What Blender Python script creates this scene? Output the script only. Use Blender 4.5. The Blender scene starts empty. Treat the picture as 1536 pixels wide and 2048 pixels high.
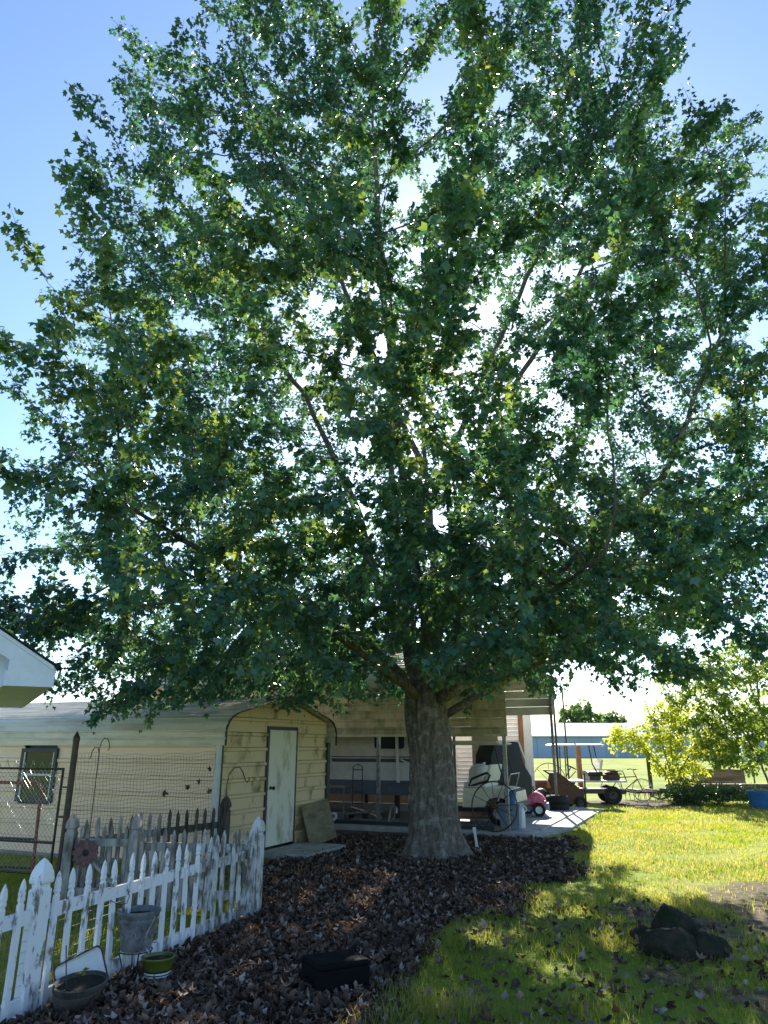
import bpy, bmesh, math, random
import numpy as np
from mathutils import Vector, Matrix, kdtree
random.seed(11); rng = np.random.default_rng(11)
R = math.radians
S = bpy.context.scene
C = S.collection

# ------------------------------------------------------------------ camera, sky, sun, exposure
CAM_H, PITCH, FPX = 1.7, R(18.2), 1419.0
cam = bpy.data.objects.new('camera', bpy.data.cameras.new('camera')); C.objects.link(cam)
cam.location = (0, 0, CAM_H); cam.rotation_euler = (R(90) + PITCH, 0, 0)
cam.data.sensor_fit = 'HORIZONTAL'; cam.data.sensor_width = 36; cam.data.lens = 36 * FPX / 1536
cam.data.clip_start = .05; cam.data.clip_end = 3000
S.camera = cam
SUN_AZ, SUN_EL = R(7), R(30)            # azimuth clockwise from +Y
w = bpy.data.worlds.new('World'); S.world = w; w.use_nodes = True
nt = w.node_tree; sky = nt.nodes.new('ShaderNodeTexSky'); sky.sky_type = 'NISHITA'; sky.sun_disc = False
sky.sun_elevation = SUN_EL; sky.sun_rotation = SUN_AZ
sky.air_density = 1.0; sky.dust_density = .4; sky.ozone_density = 4.6
bg = nt.nodes['Background']; bg.inputs['Strength'].default_value = .10
nt.links.new(sky.outputs[0], bg.inputs[0])
sun = bpy.data.objects.new('sun', bpy.data.lights.new('sun', 'SUN')); C.objects.link(sun)
sun.data.energy = 5.0; sun.data.angle = R(.53); sun.data.color = (1, .94, .82)
sd = Vector((math.sin(SUN_AZ) * math.cos(SUN_EL), math.cos(SUN_AZ) * math.cos(SUN_EL), math.sin(SUN_EL)))
sun.rotation_euler = sd.to_track_quat('Z', 'Y').to_euler(); sun.location = (3, 30, 40)
S.view_settings.view_transform = 'Standard'; S.view_settings.look = 'None'
S.view_settings.exposure = 1.5; S.view_settings.gamma = 1; S.view_settings.use_curve_mapping = False
S.cycles.max_bounces = 8; S.cycles.diffuse_bounces = 4; S.cycles.transmission_bounces = 6
S.cycles.transparent_max_bounces = 12; S.cycles.caustics_reflective = False; S.cycles.caustics_refractive = False
S.cycles.use_denoising = True

# ------------------------------------------------------------------ helpers
cP, sP = math.cos(PITCH), math.sin(PITCH)
def at(px, py, Y):
    """point of the place seen at that photo pixel, Y metres in front of the camera"""
    a, b = (px - 768) / FPX, (1024 - py) / FPX
    t = Y / (cP - b * sP)
    return Vector((a * t, Y, CAM_H + (sP + b * cP) * t))
def gr(px, py):
    a, b = (px - 768) / FPX, (1024 - py) / FPX
    t = -CAM_H / (sP + b * cP)
    return Vector((a * t, (cP - b * sP) * t, 0))
YAW = R(-23)                              # the sheds, carport and slab share one grid, turned 23 degrees
def uv2xy(u, v):
    return Vector((u * math.cos(YAW) - v * math.sin(YAW), u * math.sin(YAW) + v * math.cos(YAW), 0))

def tag(o, label=None, cat=None, group=None, kind=None):
    if label: o['label'] = label
    if cat: o['category'] = cat
    if group: o['group'] = group
    if kind: o['kind'] = kind
    return o
def thing(name, label, cat, loc=(0, 0, 0), rz=0, group=None):
    o = bpy.data.objects.new(name, None); C.objects.link(o); o.empty_display_size = .1
    o.location = loc; o.rotation_euler = (0, 0, rz)
    return tag(o, label, cat, group)
def link(name, me, parent=None):
    o = bpy.data.objects.new(name, me); C.objects.link(o); o.parent = parent
    return o
def copy_tree(o, parent=None):
    c = o.copy(); C.objects.link(c); c.parent = parent
    for ch in list(o.children): copy_tree(ch, c)
    return c

class MB:
    def __init__(s): s.v = []; s.f = []
    def add(s, vs, fs):
        n = len(s.v); s.v += [tuple(p) for p in vs]; s.f += [tuple(i + n for i in f) for f in fs]; return s
    def box(s, x0, x1, y0, y1, z0, z1, mat=None):
        vs = [Vector((x, y, z)) for x in (x0, x1) for y in (y0, y1) for z in (z0, z1)]
        if mat: vs = [mat @ p for p in vs]
        return s.add(vs, [(0, 1, 3, 2), (4, 6, 7, 5), (0, 4, 5, 1), (2, 3, 7, 6), (0, 2, 6, 4), (1, 5, 7, 3)])
    def bar(s, a, b, wd, ht, up=(0, 0, 1)):
        a, b = Vector(a), Vector(b); d = (b - a); L = d.length; d.normalize()
        sd = d.cross(Vector(up)); sd = sd.normalized() if sd.length > 1e-4 else Vector((1, 0, 0)); u = sd.cross(d)
        vs = [p + sd * i * wd / 2 + u * j * ht / 2 for p in (a, b) for i in (-1, 1) for j in (-1, 1)]
        return s.add(vs, [(0, 1, 3, 2), (4, 6, 7, 5), (0, 4, 5, 1), (2, 3, 7, 6), (0, 2, 6, 4), (1, 5, 7, 3)])
    def tube(s, pts, r, n=8, closed=False, cap=True):
        pts = [Vector(p) for p in pts]; m = len(pts)
        rs = r if isinstance(r, (list, tuple)) else [r] * m
        t0 = (pts[1] - pts[0]).normalized(); u = t0.orthogonal().normalized(); rings = []
        for i, p in enumerate(pts):
            if closed: t = (pts[(i + 1) % m] - pts[i - 1]).normalized()
            else: t = (pts[min(i + 1, m - 1)] - pts[max(i - 1, 0)]).normalized()
            u = (u - t * u.dot(t)).normalized(); w_ = t.cross(u)
            rings.append([p + (u * math.cos(2 * math.pi * k / n) + w_ * math.sin(2 * math.pi * k / n)) * rs[i] for k in range(n)])
        vs = [p for g in rings for p in g]; fs = []
        for i in range(m if closed else m - 1):
            j = (i + 1) % m
            for k in range(n):
                l = (k + 1) % n; fs.append((i * n + k, i * n + l, j * n + l, j * n + k))
        if cap and not closed:
            fs += [tuple(reversed(range(n))), tuple(range((m - 1) * n, m * n))]
        return s.add(vs, fs)
    def lathe(s, prof, n=20, mat=None, cap=True):
        vs = []; fs = []; m = len(prof)
        for r, z in prof:
            for k in range(n):
                a = 2 * math.pi * k / n; p = Vector((r * math.cos(a), r * math.sin(a), z)); vs.append(mat @ p if mat else p)
        for i in range(m - 1):
            for k in range(n):
                l = (k + 1) % n; fs.append((i * n + k, i * n + l, (i + 1) * n + l, (i + 1) * n + k))
        if cap: fs += [tuple(reversed(range(n))), tuple(range((m - 1) * n, m * n))]
        return s.add(vs, fs)
    def loft(s, rings, close=True):
        n = len(rings[0]); vs = [Vector(p) for g in rings for p in g]; fs = []
        for i in range(len(rings) - 1):
            for k in range(n):
                l = (k + 1) % n; fs.append((i * n + k, i * n + l, (i + 1) * n + l, (i + 1) * n + k))
        if close: fs += [tuple(reversed(range(n))), tuple(range(len(vs) - n, len(vs)))]
        return s.add(vs, fs)
    def rects(s, rows, cx=0, cy=0):               # stacked rectangles (z, half x, half y)
        return s.loft([[(cx - a, cy - b, z), (cx + a, cy - b, z), (cx + a, cy + b, z), (cx - a, cy + b, z)] for z, a, b in rows])
    def prism(s, poly, a, b, axis='x'):           # polygon in the two other axes, extruded from a to b
        def q(p, t): return {'x': (t, p[0], p[1]), 'y': (p[0], t, p[1]), 'z': (p[0], p[1], t)}[axis]
        return s.loft([[q(p, a) for p in poly], [q(p, b) for p in poly]])
    def mesh(s, name, mat, bevel=0, smooth=False, seg=2):
        bm = bmesh.new(); vs = [bm.verts.new(p) for p in s.v]
        for f in s.f:
            try: bm.faces.new([vs[i] for i in f])
            except ValueError: pass
        bmesh.ops.recalc_face_normals(bm, faces=bm.faces)
        if bevel: bmesh.ops.bevel(bm, geom=list(bm.edges), offset=bevel, segments=seg, affect='EDGES', clamp_overlap=True, profile=.6)
        me = bpy.data.meshes.new(name); bm.to_mesh(me); bm.free()
        if smooth: me.shade_smooth(); 
        if smooth and smooth != 2: me.set_sharp_from_angle(angle=R(40))
        me.materials.append(mat); return me
    def build(s, name, mat, parent=None, bevel=0, smooth=False, seg=2):
        return link(name, s.mesh(name, mat, bevel, smooth, seg), parent)

def arc(c, r, a0, a1, n, f):       # points on an arc, f maps (cos, sin) offsets to 3-D
    return [f(c, r * math.cos(R(a0 + (a1 - a0) * i / n)), r * math.sin(R(a0 + (a1 - a0) * i / n))) for i in range(n + 1)]

def np_mesh(name, verts, faces, mat, attr=None, smooth=False):
    """big meshes straight from numpy: faces (n,k) all of one size"""
    me = bpy.data.meshes.new(name); n, k = faces.shape
    me.vertices.add(len(verts)); me.vertices.foreach_set('co', np.ascontiguousarray(verts, dtype=np.float32).ravel())
    me.loops.add(n * k); me.loops.foreach_set('vertex_index', np.ascontiguousarray(faces, dtype=np.int32).ravel())
    me.polygons.add(n); me.polygons.foreach_set('loop_start', np.arange(0, n * k, k, dtype=np.int32))
    if attr is not None:
        for nm, val in attr.items():
            a = me.attributes.new(nm, 'FLOAT', 'POINT'); a.data.foreach_set('value', np.ascontiguousarray(val, dtype=np.float32))
    me.update(calc_edges=True); me.validate()
    if smooth: me.shade_smooth()
    me.materials.append(mat); return me

# ------------------------------------------------------------------ materials
def nodes(name):
    m = bpy.data.materials.new(name); m.use_nodes = True; n = m.node_tree.nodes
    return m, n, m.node_tree.links, n['Principled BSDF']
def ramp(n, pts):
    r = n.new('ShaderNodeValToRGB'); e = r.color_ramp.elements
    while len(e) < len(pts): e.new(.5)
    for i, (p, c) in enumerate(pts): e[i].position = p; e[i].color = (*c, 1) if len(c) == 3 else c
    return r
def M(name, base, rough=.6, metal=0, c2=None, scale=4, lo=.42, hi=.62, stretch=(1, 1, 1), bump=0, bscale=60, vary=.12, spec=.4, detail=8):
    m, n, l, b = nodes(name)
    tc = n.new('ShaderNodeTexCoord'); mp = n.new('ShaderNodeMapping'); l.new(tc.outputs['Object'], mp.inputs[0])
    mp.inputs['Scale'].default_value = stretch
    oi = n.new('ShaderNodeObjectInfo'); ad = n.new('ShaderNodeVectorMath'); ad.operation = 'ADD'
    sc = n.new('ShaderNodeVectorMath'); sc.operation = 'SCALE'; cx = n.new('ShaderNodeCombineXYZ')
    for i in range(3): l.new(oi.outputs['Random'], cx.inputs[i])
    l.new(cx.outputs[0], sc.inputs[0]); sc.inputs['Scale'].default_value = 37
    l.new(mp.outputs[0], ad.inputs[0]); l.new(sc.outputs[0], ad.inputs[1])
    no = n.new('ShaderNodeTexNoise'); no.inputs['Scale'].default_value = scale; no.inputs['Detail'].default_value = detail
    no.inputs['Roughness'].default_value = .65
    l.new(ad.outputs[0], no.inputs['Vector'])
    if c2 is None:
        c2 = tuple(x * (1 - 2 * vary) for x in base)
    rp = ramp(n, [(lo, base), (hi, c2)]); l.new(no.outputs[0], rp.inputs[0]); l.new(rp.outputs[0], b.inputs['Base Color'])
    b.inputs['Roughness'].default_value = rough; b.inputs['Metallic'].default_value = metal; b.inputs['Specular IOR Level'].default_value = spec
    if bump:
        n2 = n.new('ShaderNodeTexNoise'); n2.inputs['Scale'].default_value = bscale; n2.inputs['Detail'].default_value = 6
        l.new(ad.outputs[0], n2.inputs['Vector'])
        bp = n.new('ShaderNodeBump'); bp.inputs['Strength'].default_value = bump; bp.inputs['Distance'].default_value = .02
        l.new(n2.outputs[0], bp.inputs['Height']); l.new(bp.outputs[0], b.inputs['Normal'])
    return m
def leaf_mat(name, stops, trans, tmix=.42, rough=.42, spec=.35):
    m, n, l, b = nodes(name); at_ = n.new('ShaderNodeAttribute'); at_.attribute_name = 'rnd'
    oi = n.new('ShaderNodeObjectInfo'); ad = n.new('ShaderNodeMath'); ad.operation = 'ADD'
    mu = n.new('ShaderNodeMath'); mu.operation = 'MULTIPLY'; mu.inputs[1].default_value = .35
    l.new(oi.outputs['Random'], mu.inputs[0]); l.new(at_.outputs['Fac'], ad.inputs[0]); l.new(mu.outputs[0], ad.inputs[1])
    fr = n.new('ShaderNodeMath'); fr.operation = 'FRACT'; l.new(ad.outputs[0], fr.inputs[0])
    rp = ramp(n, stops); l.new(fr.outputs[0], rp.inputs[0]); l.new(rp.outputs[0], b.inputs['Base Color'])
    b.inputs['Roughness'].default_value = rough; b.inputs['Specular IOR Level'].default_value = spec
    if tmix:
        tr = n.new('ShaderNodeBsdfTranslucent'); rt = ramp(n, trans); l.new(fr.outputs[0], rt.inputs[0]); l.new(rt.outputs[0], tr.inputs[0])
        mx = n.new('ShaderNodeMixShader'); mx.inputs[0].default_value = tmix
        l.new(b.outputs[0], mx.inputs[1]); l.new(tr.outputs[0], mx.inputs[2]); l.new(mx.outputs[0], n['Material Output'].inputs[0])
    return m
def glass_dark(name, col=(.02, .03, .04)):
    m, n, l, b = nodes(name); b.inputs['Base Color'].default_value = (*col, 1); b.inputs['Roughness'].default_value = .06
    b.inputs['Specular IOR Level'].default_value = .6; return m
MAT = {}
def m_(k): return MAT[k]
MAT['maple'] = leaf_mat('maple_leaf', [(0, (.034, .112, .092)), (.5, (.048, .140, .108)), (1, (.072, .17, .098))],
                        [(0, (.05, .17, .07)), (.55, (.10, .25, .08)), (.85, (.24, .38, .06)), (1, (.50, .56, .08))], .37, .34, .6)
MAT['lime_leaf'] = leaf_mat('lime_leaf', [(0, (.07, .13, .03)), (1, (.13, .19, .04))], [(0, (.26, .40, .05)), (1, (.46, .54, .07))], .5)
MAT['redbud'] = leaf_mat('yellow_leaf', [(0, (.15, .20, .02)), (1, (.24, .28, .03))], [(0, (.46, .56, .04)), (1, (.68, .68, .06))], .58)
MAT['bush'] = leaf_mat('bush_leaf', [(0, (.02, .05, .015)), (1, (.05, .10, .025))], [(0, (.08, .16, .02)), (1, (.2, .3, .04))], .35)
MAT['far_leaf'] = leaf_mat('far_leaf', [(0, (.05, .10, .05)), (1, (.09, .15, .06))], [(0, (.15, .28, .05)), (1, (.3, .42, .08))], .45)
MAT['grass'] = leaf_mat('grass_blade', [(0, (.045, .11, .02)), (.5, (.085, .155, .026)), (.8, (.16, .20, .04)), (1, (.30, .25, .12))],
                        [(0, (.20, .33, .02)), (.6, (.46, .50, .04)), (1, (.62, .50, .16))], .5, .5, .3)
MAT['litter'] = leaf_mat('dead_leaf', [(0, (.035, .025, .02)), (.35, (.095, .062, .046)), (.7, (.17, .115, .085)), (.90, (.26, .195, .155)), (1, (.44, .38, .33))],
                         [(0, (.05, .025, .012)), (1, (.2, .11, .05))], .15, .85, .12)
MAT['bark'] = None
def bark():
    m, n, l, b = nodes('bark'); tc = n.new('ShaderNodeTexCoord'); mp = n.new('ShaderNodeMapping')
    mp.inputs['Scale'].default_value = (1, 1, .22); l.new(tc.outputs['Object'], mp.inputs[0])
    n1 = n.new('ShaderNodeTexNoise'); n1.inputs['Scale'].default_value = 26; n1.inputs['Detail'].default_value = 9; n1.inputs['Roughness'].default_value = .7
    l.new(mp.outputs[0], n1.inputs['Vector'])
    n2 = n.new('ShaderNodeTexNoise'); n2.inputs['Scale'].default_value = 7; n2.inputs['Detail'].default_value = 7; n2.inputs['Roughness'].default_value = .75
    l.new(tc.outputs['Object'], n2.inputs['Vector'])
    r1 = ramp(n, [(.30, (.055, .046, .038)), (.52, (.16, .135, .11)), (.75, (.29, .25, .21))]); l.new(n1.outputs[0], r1.inputs[0])
    r2 = ramp(n, [(.52, (0, 0, 0)), (.60, (1, 1, 1))]); l.new(n2.outputs[0], r2.inputs[0])
    mx = n.new('ShaderNodeMixRGB'); mx.inputs[2].default_value = (.26, .25, .22, 1); l.new(r2.outputs[0], mx.inputs[0]); l.new(r1.outputs[0], mx.inputs[1])
    l.new(mx.outputs[0], b.inputs['Base Color']); b.inputs['Roughness'].default_value = .9; b.inputs['Specular IOR Level'].default_value = .15
    bp = n.new('ShaderNodeBump'); bp.inputs['Strength'].default_value = .9; bp.inputs['Distance'].default_value = .03
    l.new(n1.outputs[0], bp.inputs['Height']); l.new(bp.outputs[0], b.inputs['Normal']); return m
MAT['bark'] = bark()
MAT['white_paint'] = M('flaking_white_paint', (.78, .78, .80), .55, c2=(.20, .19, .16), scale=10, lo=.53, hi=.60, stretch=(1, 1, .5), bump=.15)
MAT['worn_paint'] = M('worn_white_paint', (.56, .56, .56), .7, c2=(.13, .12, .10), scale=11, lo=.44, hi=.58, stretch=(1, 1, .4), bump=.25)
MAT['grey_wood'] = M('weathered_fence_wood', (.42, .39, .36), .85, c2=(.12, .105, .09), scale=9, lo=.38, hi=.62, stretch=(1, 1, .3), bump=.3)
MAT['dark_wood'] = M('dark_wet_wood', (.10, .085, .07), .85, c2=(.03, .026, .022), scale=8, stretch=(1, 1, .3), bump=.3)
MAT['tan_siding'] = M('tan_metal_siding', (.58, .45, .31), .45, c2=(.46, .36, .23), scale=1.3, lo=.4, hi=.75, bump=.03, bscale=9)
MAT['pink_siding'] = M('cream_metal_siding', (.90, .66, .47), .45, c2=(.80, .58, .40), scale=1.1, lo=.4, hi=.75, bump=.03, bscale=9)
MAT['mildew_siding'] = M('mildewed_metal_siding', (.70, .55, .32), .5, c2=(.20, .15, .04), scale=1.7, lo=.54, hi=.66, stretch=(1.3, 1.3, .8), bump=.03, bscale=9)
MAT['roof_tin'] = M('pale_tin_roof', (.70, .63, .52), .35, c2=(.40, .36, .29), scale=2.2, lo=.42, hi=.66, stretch=(.4, 1.5, 1.5), bump=.05, bscale=12, spec=.5)
MAT['green_tin'] = M('mildewed_tan_carport_tin', (.64, .51, .31), .42, c2=(.25, .23, .10), scale=1.2, lo=.42, hi=.64, stretch=(1.4, 1, .5), bump=.04, bscale=10)
MAT['dark_trim'] = M('dark_blue_trim', (.035, .045, .05), .45)
MAT['white_trim'] = M('white_trim', (.66, .66, .64), .5, vary=.08)
def door_mat():
    m = M('mildewed_white_door', (.74, .71, .58), .5, c2=(.27, .27, .14), scale=2.3, lo=.50, hi=.68, stretch=(1.6, 1.6, .7), bump=.05, bscale=30); return m
MAT['door'] = door_mat()
MAT['concrete'] = M('concrete', (.42, .40, .38), .85, c2=(.26, .25, .23), scale=3, bump=.15)
MAT['galv'] = M('galvanised_steel', (.38, .39, .40), .4, metal=.85, c2=(.22, .22, .22), scale=14)
MAT['dark_steel'] = M('dark_steel', (.045, .045, .045), .45, metal=.5, c2=(.09, .055, .035), scale=18)
MAT['rust'] = M('rusty_steel', (.16, .075, .04), .8, metal=.2, c2=(.07, .035, .025), scale=22, bump=.2)
MAT['red_tube'] = M('faded_red_tube', (.30, .035, .04), .45, c2=(.20, .07, .05), scale=12)
MAT['black'] = M('black_plastic', (.018, .018, .02), .5)
MAT['void_black'] = M('sooty_black_iron', (.006, .006, .008), .8, bump=.3, bscale=40, spec=.1)
MAT['rubber'] = M('tyre_rubber', (.022, .022, .022), .85, bump=.2)
MAT['beige'] = M('beige_cart_panel', (.74, .66, .50), .35, vary=.07)
MAT['cream'] = M('cream_vinyl', (.78, .72, .60), .5, vary=.06)
MAT['white_plastic'] = M('white_plastic', (.74, .75, .73), .4, vary=.05)
MAT['barrel'] = M('cloudy_white_drum', (.72, .72, .64), .4, c2=(.58, .58, .48), scale=3)
MAT['rv_white'] = M('camper_fibreglass', (.60, .60, .60), .35, c2=(.46, .46, .47), scale=2)
MAT['rv_dark'] = M('camper_dark_skirt', (.11, .13, .17), .4)
MAT['rv_stripe'] = M('camper_stripe', (.08, .075, .08), .4)
MAT['glass'] = glass_dark('dark_glass')
MAT['pink'] = M('faded_pink_plastic', (.62, .06, .16), .4, c2=(.70, .22, .28), scale=5)
MAT['blue_grey'] = M('blue_grey_plastic', (.22, .28, .36), .45)
MAT['blue'] = M('blue_plastic', (.03, .13, .34), .4)
MAT['teal'] = M('teal_plastic', (.04, .25, .24), .45)
MAT['barn'] = M('blue_grey_barn_siding', (.36, .43, .56), .5, vary=.05, scale=.2)
MAT['barn_roof'] = M('white_barn_roof', (.78, .78, .78), .4, vary=.03)
MAT['house_white'] = M('house_white_paint', (.78, .80, .86), .5, vary=.05)
MAT['shingle'] = M('dark_shingle', (.045, .042, .045), .9, bump=.4, bscale=30)
MAT['plywood'] = M('weathered_plywood', (.26, .21, .13), .85, c2=(.13, .115, .06), scale=3, stretch=(.6, .6, 2))
MAT['lumber'] = M('sun_bleached_lumber', (.30, .22, .16), .85, c2=(.14, .10, .075), scale=4, stretch=(.3, 2, 2))
MAT['terracotta_grey'] = M('grey_clay_pot', (.20, .20, .21), .8, c2=(.085, .085, .09), scale=11, lo=.4, hi=.65, bump=.25, bscale=30)
MAT['dark_clay'] = M('dark_mossy_clay', (.085, .075, .065), .85, c2=(.035, .035, .028), scale=9, bump=.3, bscale=30)
MAT['green_glaze'] = M('olive_glaze', (.10, .13, .02), .3)
MAT['soil'] = M('potting_soil', (.03, .022, .016), .95, bump=.5)
MAT['moss_rock'] = M('dark_mossy_stone', (.045, .036, .026), .9, c2=(.015, .024, .012), scale=7, lo=.4, hi=.62, bump=.5, bscale=22, spec=.15)
MAT['net'] = M('brown_netting', (.12, .085, .065), .8)
MAT['rose'] = M('faded_rose_wood', (.20, .10, .10), .8, c2=(.11, .06, .06), scale=16)
MAT['corrugated'] = M('white_corrugated_sheet', (.80, .83, .88), .4, vary=.04)
MAT['orange_wood'] = M('reddish_timber', (.36, .18, .10), .8, c2=(.22, .11, .07), scale=5, stretch=(2, 2, .4))
MAT['stick'] = M('dry_stick', (.17, .13, .10), .9, c2=(.09, .07, .055), scale=20)

# ------------------------------------------------------------------ ground
def vnoise(x, y, s, seed=0):
    """smooth value noise on the plane, numpy"""
    x = np.asarray(x) / s; y = np.asarray(y) / s
    xi = np.floor(x).astype(np.int64); yi = np.floor(y).astype(np.int64); fx = x - xi; fy = y - yi
    def h(a, b):
        n = (a * 374761393 + b * 668265263 + seed * 1274126177) & 0x7fffffff
        n = ((n ^ (n >> 13)) * 1274126177) & 0x7fffffff
        return ((n ^ (n >> 16)) & 0xffff) / 65535.
    fx = fx * fx * (3 - 2 * fx); fy = fy * fy * (3 - 2 * fy)
    return (h(xi, yi) * (1 - fx) + h(xi + 1, yi) * fx) * (1 - fy) + (h(xi, yi + 1) * (1 - fx) + h(xi + 1, yi + 1) * fx) * fy
def fbm(x, y, s, seed=0, o=4):
    t = 0; a = .5; k = 0
    for i in range(o): t = t + a * vnoise(x, y, s / 2 ** i, seed + i); k += a; a *= .5
    return t / k
def poly_sd(x, y, poly):
    """signed distance to a polygon, positive inside"""
    x = np.asarray(x, float); y = np.asarray(y, float); d = np.full(x.shape, 1e9); ins = np.zeros(x.shape, bool)
    n = len(poly)
    for i in range(n):
        x0, y0 = poly[i]; x1, y1 = poly[(i + 1) % n]; ex, ey = x1 - x0, y1 - y0
        t = np.clip(((x - x0) * ex + (y - y0) * ey) / (ex * ex + ey * ey + 1e-12), 0, 1)
        d = np.minimum(d, np.hypot(x - x0 - t * ex, y - y0 - t * ey))
        c = ((y0 <= y) & (y < y1)) | ((y1 <= y) & (y < y0))
        with np.errstate(divide='ignore', invalid='ignore'):
            ins ^= c & (x < (x1 - x0) * (y - y0) / (y1 - y0 + 1e-12) + x0)
    return np.where(ins, d, -d)
LIT = [(-2.9, 3.0), (-.45, 4.3), (-.35, 5.2), (.05, 6.3), (.75, 8.0), (1.35, 9.2), (2.3, 10.6), (3.4, 13.4), (3.4, 14.8), (-1.0, 17.2), (-1.3, 14.5), (-2.2, 11.6), (-1.62, 9.0), (-2.32, 6.2)]
BARE = [[(2.2, 7.0), (4.5, 8.0), (6.0, 10.2), (4.6, 10.8), (2.8, 8.6)], [(1.9, 4.5), (3.9, 4.4), (3.9, 6.8), (2.7, 6.4)],
        [(6.0, 22.6), (9.3, 22.0), (9.6, 24.6), (6, 24.8)]]
def soil_at(x, y):
    s = poly_sd(x, y, LIT) + (fbm(x, y, .9, 3) - .5) * 1.5
    s = np.clip(s / .35 + .5, 0, 1)
    for k, b in enumerate(BARE):
        q = poly_sd(x, y, b) + (fbm(x, y, .7, 20 + k) - .50) * 2.6
        s = np.maximum(s, np.clip(q / .3 + .2, 0, 1) * (.9 if k < 2 else 1))
    return s
def litter_at(x, y):
    s = poly_sd(x, y, LIT) + (fbm(x, y, .9, 3) - .5) * 1.2
    return np.clip(s / .3 + .5, 0, 1)
def height_at(x, y):
    return .05 * (fbm(x, y, 1.6, 40) - .5) * np.clip(litter_at(x, y) + .5, 0, 1)
def axis_coords(a, b, st, far):
    m = list(np.arange(a, b + 1e-6, st)); lo = []; hi = []; d = st; p = a
    while p > -far: d *= 1.3; p -= d; lo.append(p)
    d = st; p = b
    while p < far: d *= 1.3; p += d; hi.append(p)
    return np.array(lo[::-1] + m + hi)
gx = axis_coords(-8, 12, .11, 900); gy = axis_coords(3, 26, .11, 900)
GX, GY = np.meshgrid(gx, gy); X_, Y_ = GX.ravel(), GY.ravel(); near = (X_ > -9) & (X_ < 13) & (Y_ > 2) & (Y_ < 27)
so = np.zeros(len(X_)); so[near] = soil_at(X_[near], Y_[near]); zz = np.zeros(len(X_)); zz[near] = height_at(X_[near], Y_[near])
nx, ny = len(gx), len(gy); ii = (np.arange(ny - 1)[:, None] * nx + np.arange(nx - 1)[None]).ravel()
def ground_mat():
    m, n, l, b = nodes('lawn_and_soil'); a = n.new('ShaderNodeAttribute'); a.attribute_name = 'soil'
    tc = n.new('ShaderNodeTexCoord')
    def noise(s, d=8):
        q = n.new('ShaderNodeTexNoise'); q.inputs['Scale'].default_value = s; q.inputs['Detail'].default_value = d; l.new(tc.outputs['Object'], q.inputs['Vector']); return q
    g1, g2, g3 = noise(.35), noise(9), noise(30)
    rg = ramp(n, [(.36, (.12, .18, .02)), (.5, (.20, .25, .028)), (.64, (.28, .28, .05))]); l.new(g1.outputs[0], rg.inputs[0])
    rs = ramp(n, [(.3, (.045, .032, .026)), (.5, (.105, .075, .058)), (.7, (.19, .145, .115))]); l.new(g2.outputs[0], rs.inputs[0])
    mx = n.new('ShaderNodeMixRGB'); l.new(a.outputs['Fac'], mx.inputs[0]); l.new(rg.outputs[0], mx.inputs[1]); l.new(rs.outputs[0], mx.inputs[2])
    l.new(mx.outputs[0], b.inputs['Base Color']); b.inputs['Roughness'].default_value = .95; b.inputs['Specular IOR Level'].default_value = .1
    bp = n.new('ShaderNodeBump'); bp.inputs['Strength'].default_value = .7; bp.inputs['Distance'].default_value = .03
    l.new(g3.outputs[0], bp.inputs['Height']); l.new(bp.outputs[0], b.inputs['Normal']); return m
MAT['ground'] = ground_mat()
ground = link('ground', np_mesh('ground', np.stack([X_, Y_, zz], 1), np.stack([ii, ii + 1, ii + nx + 1, ii + nx], 1), MAT['ground'], {'soil': so}, True))
tag(ground, 'lawn with bare soil under the maple, running out to the field', 'ground', kind='structure')

# ------------------------------------------------------------------ branching (space colonisation)
def grow(pos, par, attr, step=.3, infl=2.2, kill=.45, trop=None, iters=90, inertia=.4):
    pos = [Vector(p) for p in pos]; par = list(par); attr = [Vector(a) for a in attr]
    for it in range(iters):
        if not attr: break
        kd = kdtree.KDTree(len(pos))
        for i, p in enumerate(pos): kd.insert(p, i)
        kd.balance(); acc = {}; keep = []
        R_ = infl if it > 3 else infl * 2
        for a in attr:
            co, i, d = kd.find(a)
            if d < kill: continue
            keep.append(a)
            if d < R_: acc.setdefault(i, []).append((a - pos[i]).normalized())
        attr = keep
        if not acc: break
        n0 = len(pos)
        for i, ds in acc.items():
            v = Vector()
            for d in ds: v += d
            v.normalize()
            if par[i] >= 0: v += (pos[i] - pos[par[i]]).normalized() * inertia
            if trop: v += trop(pos[i])
            v += Vector((random.gauss(0, .12), random.gauss(0, .12), random.gauss(0, .12)))
            v.normalize(); q = pos[i] + v * step
            if kd.find(q)[2] < .6 * step: continue           # no knots of doubled-up shoots
            pos.append(q); par.append(i)
        if len(pos) == n0: break
    return pos, par
def radii(pos, par, tip=.004, ex=2.35, floor=None):
    n = len(pos); s = np.zeros(n); ch = [[] for _ in range(n)]
    for i in range(n):
        if par[i] >= 0: ch[par[i]].append(i)
    order = list(range(n))                     # children always come after parents
    for i in reversed(order):
        if not ch[i]: s[i] = tip ** ex
        if par[i] >= 0: s[par[i]] += s[i]
    return s ** (1 / ex), ch
def chains(par, ch, r):
    out = []; n = len(par); stack = [(i, None) for i in range(n) if par[i] < 0]
    while stack:
        i, p = stack.pop(); c = [] if p is None else [p]; c.append(i)
        while ch[i]:
            k = max(ch[i], key=lambda q: r[q])
            for o in ch[i]:
                if o != k: stack.append((o, i))
            i = k; c.append(i)
        if len(c) > 1: out.append(c)
    return out
LEAFV = np.array([(0, 0, 0), (0, 1, -.10), (0, .40, .0), (-.36, .04, .06), (-.56, .54, .09), (-.19, .56, .03), (.36, .04, .06), (.56, .54, .09), (.19, .56, .03)])
LEAFF = np.array([(0, 2, 3), (3, 2, 4), (4, 2, 5), (5, 2, 1), (0, 6, 2), (6, 7, 2), (7, 8, 2), (8, 1, 2)])
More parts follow.
